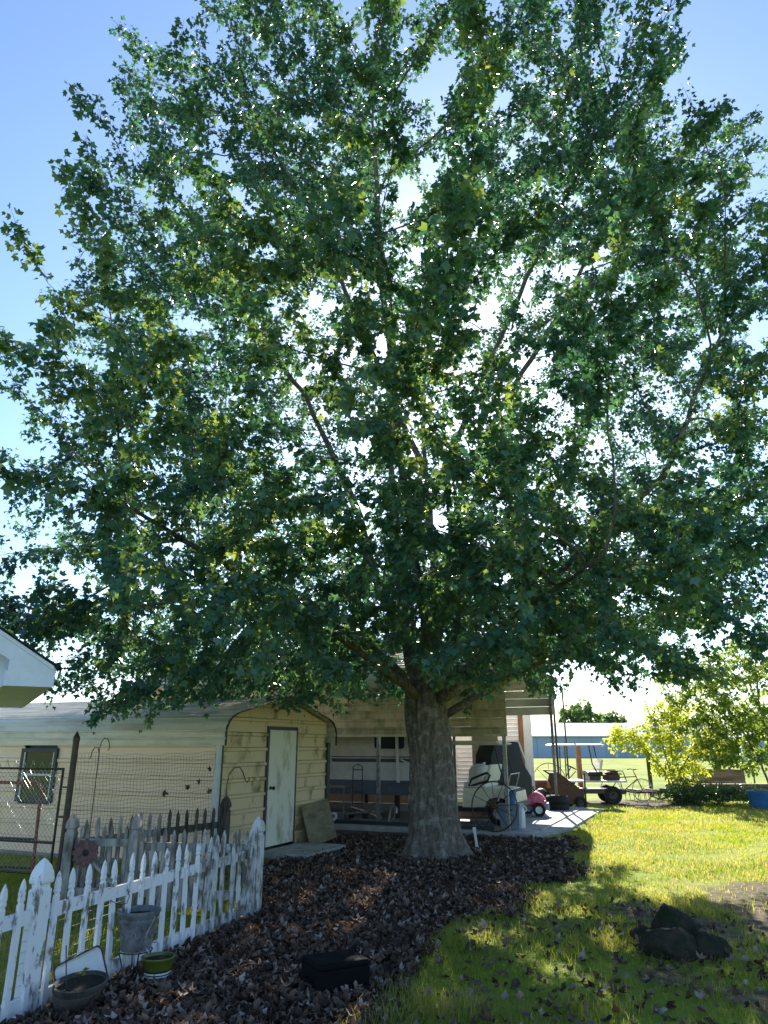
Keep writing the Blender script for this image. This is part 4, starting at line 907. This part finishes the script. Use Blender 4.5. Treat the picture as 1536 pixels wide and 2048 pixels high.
MB().box(.06, GL - .06, -.02, .012, .62, .70).build('rail', MAT['grey_wood'], gt); MB().box(.06, GL - .06, -.02, .012, .12, .20).build('rail', MAT['grey_wood'], gt)
MB().bar((.12, -.035, .62), (GL - .12, -.035, .2), .028, .07, (0, 1, 0)).build('brace', MAT['grey_wood'], gt)
ro = thing('flower_ornament', 'faded rose wooden flower ornament hanging on the grey gate', 'ornament', A_ + Vector((.22, -.09, .56)))
for k in range(12):
    a = k * math.pi / 6; MB().loft([[(0, .0, 0), (.03 * math.cos(a + .5), .0, .03 * math.sin(a + .5)), (.13 * math.cos(a + .22), -.012, .13 * math.sin(a + .22)), (.15 * math.cos(a), -.02, .15 * math.sin(a)), (.13 * math.cos(a - .22), -.012, .13 * math.sin(a - .22)), (.03 * math.cos(a - .5), 0, .03 * math.sin(a - .5))], [(0, .012, 0), (.03 * math.cos(a + .5), .012, .03 * math.sin(a + .5)), (.13 * math.cos(a + .22), .002, .13 * math.sin(a + .22)), (.15 * math.cos(a), -.005, .15 * math.sin(a)), (.13 * math.cos(a - .22), .002, .13 * math.sin(a - .22)), (.03 * math.cos(a - .5), .012, .03 * math.sin(a - .5))]]).build('petal', MAT['rose'], ro)
MB().lathe([(.035, -.02), (.04, .0), (.02, .025)], 14, Matrix.Rotation(R(90), 4, 'X')).build('centre', MAT['dark_wood'], ro)
fence('picket_fence', 'weathered grey picket fence joining the gate to the white fence', B2 + Vector((.06, 0, 0)), D_ + Vector((-.08, .02, 0)), 11, .80, [], [MAT['grey_wood'], MAT['worn_paint']], [.12, .58])
fence('picket_fence', 'dark weathered picket fence running from the gate to the shed corner', A_ + Vector((.05, .1, 0)), C2, 15, .88, [(C2 - A_).length - .05], [MAT['grey_wood'], MAT['dark_wood']], [.14, .60], ph=1.02)

# ------------------------------------------------------------------ chain link gate and steel posts
gp = thing('gate_post', 'tall grey steel gate post with pointed cap', 'post', (-3.86, 9.35, 0)); MB().lathe([(.038, -.1), (.038, 1.76)], 16).build('shaft', MAT['dark_steel'], gp, smooth=True); MB().lathe([(.043, 1.745), (.043, 1.79), (.034, 1.81), (.004, 1.87)], 16).build('cap', MAT['dark_steel'], gp)
gp2 = thing('gate_post', 'plain grey steel post at the far end of the chain link gate', 'post', (-5.42, 9.9, 0)); MB().lathe([(.038, -.1), (.038, 1.85)], 16).build('shaft', MAT['galv'], gp2, smooth=True); MB().lathe([(.043, 1.84), (.043, 1.87), (.02, 1.9)], 16).build('cap', MAT['galv'], gp2)
cg = thing('chain_link_gate', 'chain link gate on a grey tube frame', 'gate', (-3.93, 9.36, 0), math.atan2(.50, -1.42))
MB().tube([(.06, 0, .24), (.06, 0, 1.42), (1.44, 0, 1.42), (1.44, 0, .24)], .019, 10, closed=True).build('frame', MAT['dark_steel'], cg); MB().tube([(.06, 0, .58), (1.44, 0, .58)], .015, 8).build('mid_rail', MAT['dark_steel'], cg)
wm = MB(); p_ = .062
for k in range(-20, 44):
    for sg in (1, -1):
        a = (k * p_, .26) if sg == 1 else (k * p_, .26); n = []
        x, z = k * p_, .26; x2, z2 = x + sg * 1.15, 1.41
        lo_, hi_ = .07, 1.43
        t0, t1 = 0., 1.
        for lim, s_ in ((lo_, 1), (hi_, -1)):
            fx = lambda t: (x + (x2 - x) * t - lim) * s_
            if fx(0) < 0 and fx(1) < 0: t0 = 2
            elif fx(0) < 0: t0 = max(t0, fx(0) / (fx(0) - fx(1)))
            elif fx(1) < 0: t1 = min(t1, fx(0) / (fx(0) - fx(1)))
        if t1 - t0 > .02: wm.tube([(x + (x2 - x) * t0, .003 * sg, z + (z2 - z) * t0), (x + (x2 - x) * t1, .003 * sg, z + (z2 - z) * t1)], .0019, 4, cap=False)
wm.build('wire_mesh', MAT['galv'], cg)
tw = MB()
for k in range(9): x = .2 + k * .14; tw.tube([(x, 0, 1.40), (x + .03, .02, 1.47), (x + .08, -.01, 1.49 + .02 * (k % 3)), (x + .10, 0, 1.43)], .0035, 4)
tw.build('tie_wire', MAT['galv'], cg); MB().box(-.05, .07, -.012, .012, .86, .885).box(-.05, .07, -.012, .012, 1.2, 1.22).build('hinge', MAT['dark_steel'], cg)
rg_ = thing('red_tube_gate', 'faded red tubular gate leaning behind the chain link', 'gate', (-5.0, 10.5, 0), R(168))
MB().tube([(-.35, 0, .02), (-.30, 0, 1.14), (-.24, 0, 1.20), (.9, 0, 1.22), (1.5, .0, 1.22)], .022, 10).build('frame', MAT['red_tube'], rg_, smooth=True); MB().tube([(-.33, 0, .5), (1.5, 0, .52)], .016, 8).tube([(-.34, 0, .15), (1.5, 0, .15)], .016, 8).tube([(1.5, 0, .02), (1.5, 0, 1.22)], .02, 8).build('rail', MAT['dark_steel'], rg_)
# garden net and its pole
npo = thing('net_pole', 'thin white pole holding the net at the shed corner', 'pole', (-2.46, 10.95, 0)); MB().lathe([(.014, -.1), (.014, 1.62)], 10).build('shaft', MAT['white_trim'], npo, smooth=True); MB().lathe([(.018, 1.61), (.02, 1.64), (.008, 1.66)], 10).build('knob', MAT['white_trim'], npo)
na, nb = Vector((-3.84, 9.45, 0)), Vector((-2.46, 10.93, 0)); nd = nb - na
nt_ = thing('garden_net', 'brown square mesh garden net stretched before the shed wall', 'net', na, math.atan2(nd.y, nd.x)); NL = nd.length; mb = MB()
def npnt(s, z): return (s * NL, .02 * math.sin(s * 9 + z * 5) + random.gauss(0, .002), z + .03 * math.sin(s * math.pi) * -1.2 * (z / 1.6) + .012 * math.sin(s * 23 + z * 11) + random.gauss(0, .003))
for k in range(24): mb.tube([npnt(i / 40, .52 + k * .0475) for i in range(41)], .0019, 3, cap=False)
for k in range(45): mb.tube([npnt(k / 44 + .004 * math.sin(i), .52 + i * .045) for i in range(25)], .0019, 3, cap=False)
mb.build('mesh', MAT['net'], nt_)
dl = np_mesh('caught_leaf', LEAFV * .085, LEAFF, MAT['litter'], {'rnd': np.full(len(LEAFV), .1)})
for s_, z in ((.60, 1.08), (.635, 1.06), (.80, 1.12), (.885, 1.19), (.97, 1.36), (.975, 1.05)): o = link('caught_leaf', dl, nt_); o.location = (s_ * NL, -.01, z); o.rotation_euler = (R(70 + random.uniform(-30, 30)), R(random.uniform(-60, 200)), random.random())
# shepherd hooks
def hook(pts, c, c0, s0): return [c0 + Vector(p) for p in pts]
h1 = thing('double_shepherd_hook', 'dark two armed shepherd hook standing behind the grey gate', 'plant hook', at(168, 1760, 9.55) * 1.0); h1.location.z = 0
MB().tube([(0, 0, -.1), (0, 0, 1.66), (.015, 0, 1.74), (.05, 0, 1.79), (.09, 0, 1.78), (.12, 0, 1.72), (.125, 0, 1.66), (.11, 0, 1.64)], .006, 6).build('shaft', MAT['dark_steel'], h1, smooth=True); MB().tube([(0, 0, 1.45), (0, 0, 1.60), (-.02, 0, 1.67), (-.06, 0, 1.68), (-.09, 0, 1.62), (-.10, 0, 1.55), (-.115, 0, 1.54)], .006, 6).build('arm', MAT['dark_steel'], h1, smooth=True)
h2 = thing('shepherd_hook', 'single dark shepherd hook standing before the shed front', 'plant hook', (-2.18, 10.5, 0))
MB().tube([(0, 0, -.1), (.005, 0, 1.18), (.03, 0, 1.32), (.09, 0, 1.40), (.17, 0, 1.41), (.22, 0, 1.34), (.26, 0, 1.24), (.29, 0, 1.21), (.31, 0, 1.24), (.31, 0, 1.28)], .0075, 8).build('shaft', MAT['dark_steel'], h2, smooth=True); MB().tube([(-.09, 0, -.05), (-.09, 0, .12), (.09, 0, .12), (.09, 0, -.05)], .006, 6).build('foot', MAT['dark_steel'], h2)

# ------------------------------------------------------------------ pots by the fence
ps = thing('wire_plant_stand', 'black wire stand holding the grey urn before the white fence', 'plant stand', (-1.93, 6.3, 0)); zr = .19
MB().tube([(.125 * math.cos(t * math.pi / 12), .125 * math.sin(t * math.pi / 12), zr) for t in range(24)], .005, 5, closed=True).build('ring', MAT['dark_steel'], ps)
for k in range(4): a = k * math.pi / 2 + .5; MB().tube([(.125 * math.cos(a), .125 * math.sin(a), zr), (.09 * math.cos(a), .09 * math.sin(a), .08), (.15 * math.cos(a), .15 * math.sin(a), -.02)], .005, 5).build('leg', MAT['dark_steel'], ps)
MB().tube([(.06, -.11, zr), (.10, -.13, .3), (.155, -.09, .44)], .004, 5).tube([(.09, -.11, .18), (.14, -.12, .2), (.12, -.14, .23), (.07, -.12, .2)], .005, 5).build('hanger_wire', MAT['galv'], ps)
pu = thing('plant_urn', 'weathered grey clay urn with thick rim on a wire stand', 'plant pot', (-1.93, 6.3, zr + .004), R(25))
MB().lathe([(.11, 0), (.115, .015), (.12, .05), (.135, .14), (.145, .19), (.152, .20), (.152, .215), (.146, .222), (.158, .245), (.168, .262), (.168, .275), (.155, .278), (.145, .25), (.14, .235)], 36).build('body', MAT['terracotta_grey'], pu, smooth=True); MB().lathe([(.001, .238), (.143, .236)], 24, cap=False).build('soil', MAT['soil'], pu)
for k in range(7): a = k * 2 * math.pi / 7; MB().tube([(.134 * math.cos(a + i * .06 - .18), .134 * math.sin(a + i * .06 - .18), .12 + .03 * math.sin(i * 1.05)) for i in range(7)], .008, 6).build('swag', MAT['terracotta_grey'], pu, smooth=True)
pg = thing('striped_pot', 'olive glazed pot with white and dark stripes near its base', 'plant pot', (-1.72, 6.2, .045))
MB().lathe([(.100, .045), (.118, .112), (.126, .118), (.126, .128), (.116, .128), (.110, .105)], 32, cap=False).build('body', MAT['green_glaze'], pg, smooth=True)
MB().lathe([(.09, 0), (.0935, .012)], 32).build('base_band', MAT['white_plastic'], pg, smooth=True); MB().lathe([(.0938, .012), (.0955, .02)], 32).build('stripe', MAT['black'], pg); MB().lathe([(.0958, .02), (.0975, .032)], 32).build('stripe', MAT['white_plastic'], pg); MB().lathe([(.0978, .032), (.0998, .045)], 32).build('stripe', MAT['black'], pg)
MB().lathe([(.001, .108), (.112, .106)], 24, cap=False).build('soil', MAT['soil'], pg)
ty_ = thing('enamel_tray', 'white enamel tray with dark rim leaning on the picket fence', 'tray', (-2.09, 5.80, 0.02), math.atan2(dv.y, dv.x))
tm = Matrix.Rotation(R(-22), 4, 'X') @ Matrix.Rotation(R(-4), 4, 'Y')
def rrp(w_, h_, r): return [tm @ Vector((x, 0, z)) for x, z in rr_poly(-w_ / 2, w_ / 2, 0, h_, r)]
g0, g1 = rrp(.50, .27, .05), rrp(.46, .23, .04); mb = MB()
off = tm @ Vector((0, .03, .02)) - tm @ Vector((0, 0, 0))
mb.loft([g0, [p + off for p in g1]], close=False).add([p + off for p in g1], [tuple(range(len(g1)))]); mb.build('pan', MAT['white_plastic'], ty_); MB().tube(g0, .006, 6, closed=True).build('rim', MAT['dark_steel'], ty_)
tp = thing('oval_planter', 'dark oval trough planter tilted in front of the white tray', 'plant pot', (-2.07, 5.56, 0.03), math.atan2(dv.y, dv.x))
tm2 = Matrix.Rotation(R(9), 4, 'X'); rings = []
for a, b, z in ((.17, .085, .0), (.185, .10, .02), (.20, .115, .09), (.205, .12, .10), (.205, .12, .11), (.22, .135, .125), (.225, .14, .155), (.212, .128, .16), (.20, .115, .13)): rings.append([tm2 @ Vector((a * math.cos(t * math.pi / 18), b * math.sin(t * math.pi / 18), z)) for t in range(36)])
MB().loft(rings).build('body', MAT['dark_clay'], tp, smooth=True); MB().add([tm2 @ Vector((.2 * math.cos(t * math.pi / 18), .115 * math.sin(t * math.pi / 18), .135)) for t in range(36)], [tuple(range(36))]).build('soil', MAT['soil'], tp)
sdl = thing('seedling', 'small green seedling growing in the oval trough planter', 'seedling', tp.location + Vector((.0, .0, .13))); MB().tube([(0, 0, 0), (.01, 0, .05), (.02, .01, .08)], .002, 4).build('stem', MAT['bush'], sdl)
sm_ = np_mesh('leaf', SMALLV * .05, SMALLF, MAT['grass'], {'rnd': np.full(5, .3)})
for k in range(5): o = link('leaf', sm_, sdl); o.location = (.015, .005, .05 + .008 * k); o.rotation_euler = (R(15), R(20), k * 1.3)
rod = thing('wire_rod', 'thin black wire rod stuck in the ground by the white post', 'rod', (-2.06, 5.42, 0)); MB().tube([(0, 0, -.05), (-.08, .03, .42)], .004, 5).build('shaft', MAT['black'], rod); MB().tube([(0, 0, .0), (.03, 0, -.01)], .003, 4).build('foot', MAT['black'], rod)
hkw = thing('wire_hanger', 'curled wire hook hanging on a white picket', 'hook', E_ + dv * .78 + Vector((.045, -.02, 0))); MB().tube([(-.16, -.02, .60), (-.09, -.03, .58), (-.02, -.02, .54), (.03, 0, .52), (.07, .01, .53), (.08, .02, .58)], .003, 5).build('wire', MAT['dark_steel'], hkw); MB().tube([(.08, .02, .58), (.06, .02, .62)], .003, 5).build('tip', MAT['dark_steel'], hkw)

# ------------------------------------------------------------------ black box and mossy stones
bb = thing('black_box', 'low sooty black box sunk in the leaf litter', 'box', (-.36, 6.03, -.03), R(28))
MB().rects([(0, .20, .16), (.19, .205, .165), (.20, .20, .16)]).build('body', MAT['void_black'], bb, bevel=.012); MB().rects([(.202, .205, .165), (.225, .21, .17), (.24, .195, .155)]).build('lid', MAT['void_black'], bb, bevel=.008)
for s_ in (-1, 1): MB().tube([(.207 * s_, -.05, .13), (.225 * s_, -.05, .12), (.225 * s_, .05, .12), (.207 * s_, .05, .13)], .008, 6).build('handle', MAT['void_black'], bb)
def rock(name, label, loc_, sx, sy, sz_, seed, flat=.0):
    bm = bmesh.new(); bmesh.ops.create_icosphere(bm, subdivisions=5, radius=1); rs = np.random.default_rng(seed); D = rs.normal(0, 1, (9, 3)); D /= np.linalg.norm(D, axis=1)[:, None]; H_ = rs.uniform(.72, .95, 9)
    for v in bm.verts:
        p = v.co.copy(); k = 1
        for d_, h_ in zip(D, H_):
            q = p.dot(Vector(d_)); k = min(k, h_ / q if q > h_ else 1)
        p *= k; p *= 1 + .03 * math.sin(9 * p.x + seed) * math.sin(8 * p.y) + .02 * math.sin(17 * p.z + 5 * p.x) + .03 * math.sin(31 * p.x + 13 * p.y) * math.cos(27 * p.z) + .035 * float(vnoise(p.x * 13 + p.z * 7, p.y * 13 - p.z * 9, 1., seed + 4) - .5) + .08 * float(vnoise(p.x * 5 + seed, p.y * 5 + p.z * 3.3, 1., seed) - .5) + .10 * float(vnoise(p.x * 2.2 + seed, p.y * 2.2 - p.z * 2.7, 1., seed + 1) - .5)
        v.co = Vector((p.x * sx, p.y * sy, p.z * sz_))
    me = bpy.data.meshes.new(name); bm.to_mesh(me); bm.free(); me.shade_smooth(); me.materials.append(MAT['moss_rock']); o = link(name, me); o.location = loc_; return tag(o, label, 'stone', 'mossy stones on the lawn')
rock('mossy_stone', 'broad blackish mossy stone at the front of the stone pile', (2.44, 6.92, .03), .25, .20, .19, 3)
rock('mossy_stone', 'rounded brown mossy stone standing upright behind the blackish one', (2.60, 7.22, .10), .21, .14, .24, 8)
rock('mossy_stone', 'brown wedge shaped stone lying beside the blackish one', (2.76, 6.95, .02), .20, .17, .17, 14)
rock('mossy_stone', 'small dark stone half sunk behind the rounded upright stone', (2.42, 7.42, .02), .14, .12, .10, 21)

# ------------------------------------------------------------------ smaller trees and bushes
def small_tree(name, label, cat, base, stems, env, natt, mat, leaf, per, nl_, thr, V=SMALLV, F=SMALLF, group=None, tip=.004, step=.16, up=.1, length=.2):
    t = thing(name, label, cat, base, 0, group); pos = [Vector((0, 0, -.05))]; par = [-1]
    for s_ in stems:
        prev = 0; pts = [Vector((0, 0, 0))] + [Vector(p) for p in s_]
        for a, b in zip(pts[:-1], pts[1:]):
            m = max(1, int((b - a).length / step))
            for k in range(1, m + 1): pos.append(a.lerp(b, k / m) + Vector((random.gauss(0, .01), random.gauss(0, .01), 0))); par.append(prev); prev = len(pos) - 1
    att = []
    while len(att) < natt:
        c, r = env[int(rng.random() * len(env))]; p = rng.normal(0, 1, 3); p = p / np.linalg.norm(p) * rng.random() ** .45 * np.array(r) + np.array(c)
        if p[2] > .15: att.append(p)
    pos, par = grow(pos, par, att, step=step, infl=step * 9, kill=step * 1.5, iters=45)
    rad, ch = radii(pos, par, tip, 2.1); mb = MB()
    for c in chains(par, ch, rad): chain_tube(mb, pos, rad, c)
    mb.build('trunk', MAT['bark'], t, smooth=2)
    B, mid, nrm, sz, SP, SE = shoots(pos, par, rad, thr, per, length, nl_, lambda P: np.full(len(P), up), lambda P: np.full(len(P), .1), leaf)
    o = link('crown', leaves_mesh('crown', B, mid, nrm, sz, mat, V, F), t); o['kind'] = 'stuff'
    return t
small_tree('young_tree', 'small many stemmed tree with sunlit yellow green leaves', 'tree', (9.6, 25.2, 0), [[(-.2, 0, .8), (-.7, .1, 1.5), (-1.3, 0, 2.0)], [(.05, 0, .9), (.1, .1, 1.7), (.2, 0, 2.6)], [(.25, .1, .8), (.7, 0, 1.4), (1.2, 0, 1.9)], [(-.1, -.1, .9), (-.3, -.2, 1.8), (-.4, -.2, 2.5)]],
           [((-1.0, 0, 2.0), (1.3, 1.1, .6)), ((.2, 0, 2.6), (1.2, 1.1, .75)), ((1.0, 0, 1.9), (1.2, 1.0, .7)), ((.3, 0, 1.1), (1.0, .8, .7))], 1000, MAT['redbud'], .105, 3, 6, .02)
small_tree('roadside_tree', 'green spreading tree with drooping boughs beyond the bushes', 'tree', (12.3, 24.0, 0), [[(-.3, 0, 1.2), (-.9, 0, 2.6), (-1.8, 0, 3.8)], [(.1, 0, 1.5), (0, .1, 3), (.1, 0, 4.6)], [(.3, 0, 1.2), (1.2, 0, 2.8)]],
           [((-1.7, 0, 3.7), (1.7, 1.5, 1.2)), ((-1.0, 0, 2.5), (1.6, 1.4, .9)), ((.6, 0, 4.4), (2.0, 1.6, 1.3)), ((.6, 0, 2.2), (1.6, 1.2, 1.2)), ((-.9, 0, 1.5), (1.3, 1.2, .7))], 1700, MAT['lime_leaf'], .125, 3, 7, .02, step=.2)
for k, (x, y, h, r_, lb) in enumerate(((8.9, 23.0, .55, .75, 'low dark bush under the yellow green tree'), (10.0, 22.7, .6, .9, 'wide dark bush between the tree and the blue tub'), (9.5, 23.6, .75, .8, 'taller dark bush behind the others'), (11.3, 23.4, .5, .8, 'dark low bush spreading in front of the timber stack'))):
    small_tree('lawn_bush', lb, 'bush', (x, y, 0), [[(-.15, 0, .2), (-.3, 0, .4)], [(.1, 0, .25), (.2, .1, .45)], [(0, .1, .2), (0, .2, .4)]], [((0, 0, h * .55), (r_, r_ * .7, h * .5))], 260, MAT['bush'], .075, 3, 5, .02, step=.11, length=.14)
for k, (x, y, h, lb) in enumerate(((34, 128, 9, 'tall hazy tree behind the white barn roof'), (43, 140, 8, 'smaller hazy tree beyond the barn roof'), (52, 132, 7, 'rounded distant tree past the end of the barn'), (74, 150, 10, 'broad distant tree behind the open shelter'), (12, 135, 9, 'distant tree behind the barn near the carport'))):
    small_tree('distant_tree', lb, 'tree', (x, y, 0), [[(0, 0, h * .3), (-.5, 0, h * .55)], [(.3, 0, h * .35), (.8, 0, h * .6)]], [((0, 0, h * .62), (h * .42, h * .4, h * .36))], 260, MAT['far_leaf'], .75, 2, 5, .2, step=h * .05, tip=.03, length=.9, group='distant trees')

# ------------------------------------------------------------------ grass, leaf litter, twigs
def ground_z(x, y): return height_at(x, y)
def blades(n, area, hgt, wid, wfun, name, label, tall=None):
    x0, x1, y0, y1 = area
    X = rng.uniform(x0, x1, n * 3); Y = y0 * (y1 / y0) ** rng.random(n * 3)
    p = wfun(X, Y); k = rng.random(len(X)) < p; X, Y = X[k][:n], Y[k][:n]; N = len(X)
    d = np.hypot(X, Y); sc = np.clip(d / 7, .75, 3)
    h = hgt * rng.uniform(.5, 1.3, N) * (1 + .0 * d); wd = wid * sc * rng.uniform(.7, 1.3, N)
    if tall is not None: h = h * tall(X, Y)
    a = rng.uniform(0, 2 * math.pi, N); la = rng.uniform(0, 2 * math.pi, N); ln = rng.uniform(.15, .8, N) * h
    Z = ground_z(X, Y) - .005; P0 = np.stack([X, Y, Z], 1); s_ = np.stack([np.cos(a), np.sin(a), 0 * a], 1) * wd[:, None]; le = np.stack([np.cos(la), np.sin(la), 0 * a], 1) * ln[:, None]
    up = np.zeros((N, 3)); up[:, 2] = h
    vs = np.stack([P0 - s_, P0 + s_, P0 + le * .35 + up * .6 - s_ * .7, P0 + le * .35 + up * .6 + s_ * .7, P0 + le + up], 1).reshape(-1, 3)
    fs = (np.array([(0, 1, 3), (0, 3, 2), (2, 3, 4)])[None] + (np.arange(N) * 5)[:, None, None]).reshape(-1, 3)
    rr = np.clip(fbm(X, Y, 1.3, 60) * 1.1 - .2 + rng.random(N) * .42, 0, .99)
    o = link(name, np_mesh(name, vs, fs, MAT['grass'], {'rnd': np.repeat(rr, 5)})); tag(o, label, 'grass', kind='stuff'); return o
off_slab = lambda X, Y: ~((((X * math.sin(-YAW) + Y * math.cos(YAW)) > 14.6) & ((X * math.cos(YAW) - Y * math.sin(-YAW)) < -2.65)))
clump = lambda X, Y: np.where((Y < 6.6) & (X < 1.3), 1 + 2.3 * np.clip(fbm(X, Y, .5, 80) - .48, 0, 1) * 3, 1 + .8 * np.clip(fbm(X, Y, .8, 81) - .5, 0, 1) * 3)
blades(125000, (-.9, 11, 4.2, 24), .052, .0032, lambda X, Y: np.clip((1 - soil_at(X, Y)) * np.clip(2.6 * (fbm(X, Y, .6, 90) - .26), .1, 1), 0, 1) * off_slab(X, Y), 'grass', 'short lawn grass to the right of the leaf litter', clump)
shed_side = lambda X, Y: (X * math.sin(-YAW) + Y * math.cos(YAW)) < 9.35
blades(26000, (-7, -1.6, 4.6, 13), .075, .0034, lambda X, Y: (1 - litter_at(X, Y)) * shed_side(X, Y) * .9, 'grass', 'shaded grass inside and behind the picket fences')
blades(1500, (-.9, 3.2, 4.6, 14), .13, .0034, lambda X, Y: np.clip((fbm(X, Y, .35, 95) - .66) * 8, 0, 1) * off_slab(X, Y) * litter_at(X, Y), 'grass', 'sparse grass tufts growing through the leaf litter')
N = 34000; X = rng.uniform(-2.7, 4.2, N * 3); Y = 4.4 * (15.2 / 4.4) ** rng.random(N * 3)
lk = rng.random(N * 3) < np.clip(litter_at(X, Y) * (.55 + .5 * fbm(X, Y, .5, 33)) + .035 * ((X < 3.6) & (Y < 9)), 0, 1); sd_ = off_slab(X, Y) & (poly_sd(X, Y, [(-2.75, 3.8), (-1.30, 8.5), (-2.0, 10.6), (-1.6, 12.0), (-.9, 13.4), (-.9, 16), (6, 16), (6, 3)]) > 0)
k = lk & sd_; X, Y = X[k][:N], Y[k][:N]; N = len(X)
Z = ground_z(X, Y) + rng.random(N) ** 1.5 * .045 + .004
an = rng.uniform(0, 2 * math.pi, N); mid = np.stack([np.cos(an), np.sin(an), rng.normal(0, .35, N)], 1); nr = rng.normal(0, .55, (N, 3)); nr[:, 2] += 1.0
DEADV = np.array([(0, 0, 0), (0, 1, 0), (0, .40, 0), (-.40, .02, 0), (-.60, .56, 0), (-.15, .52, 0), (.36, .06, 0), (.54, .60, 0), (.17, .50, 0)]); DEADV[:, 2] = .75 * np.abs(DEADV[:, 0]) ** 1.3 + .35 * (DEADV[:, 1] - .4) ** 2 + .05 * np.sin(DEADV[:, 0] * 9)
lt = link('leaf_litter', leaves_mesh('leaf_litter', np.stack([X, Y, Z], 1), mid, nr, rng.uniform(.035, .088, N), MAT['litter'], DEADV)); tag(lt, 'thick carpet of curled brown dead leaves under the maple', 'dead leaves', kind='stuff')
for k, (x, y, ln, rz, lb) in enumerate(((-1.15, 6.35, .62, 25, 'long thin twig lying beside the olive striped pot'), (-.2, 9.3, .8, -35, 'thin bare twig lying across the litter before the trunk'), (.75, 9.1, .5, 60, 'short forked twig lying in front of the trunk'), (1.75, 10.3, .9, 10, 'pale stick lying on the litter edge by the shadow'), (1.55, 8.0, .7, -50, 'curved twig lying in the grass before the stones'), (1.75, 7.7, .45, 48, 'pale short stick standing up from the grass'), (-.6, 11.2, .9, 5, 'long stick lying near the shed doorstep'))):
    t = thing('fallen_twig', lb, 'twig', (x, y, .04), R(rz)); w_ = [(ln * (i / 6 - .5), .03 * math.sin(i * 1.7 + k), .02 + .012 * math.sin(i * 2.1 + k)) for i in range(7)]; MB().tube(w_, [.009 - .0009 * i for i in range(7)], 6).build('stem', MAT['stick'], t)
    MB().tube([w_[3], (w_[3][0] + .12 * ln, .10 * ln * 1.5, .05)], [.005, .002], 5).build('side_shoot', MAT['stick'], t); MB().tube([w_[4], (w_[4][0] + .1 * ln, -.12 * ln, .04)], [.004, .002], 5).build('side_shoot', MAT['stick'], t)
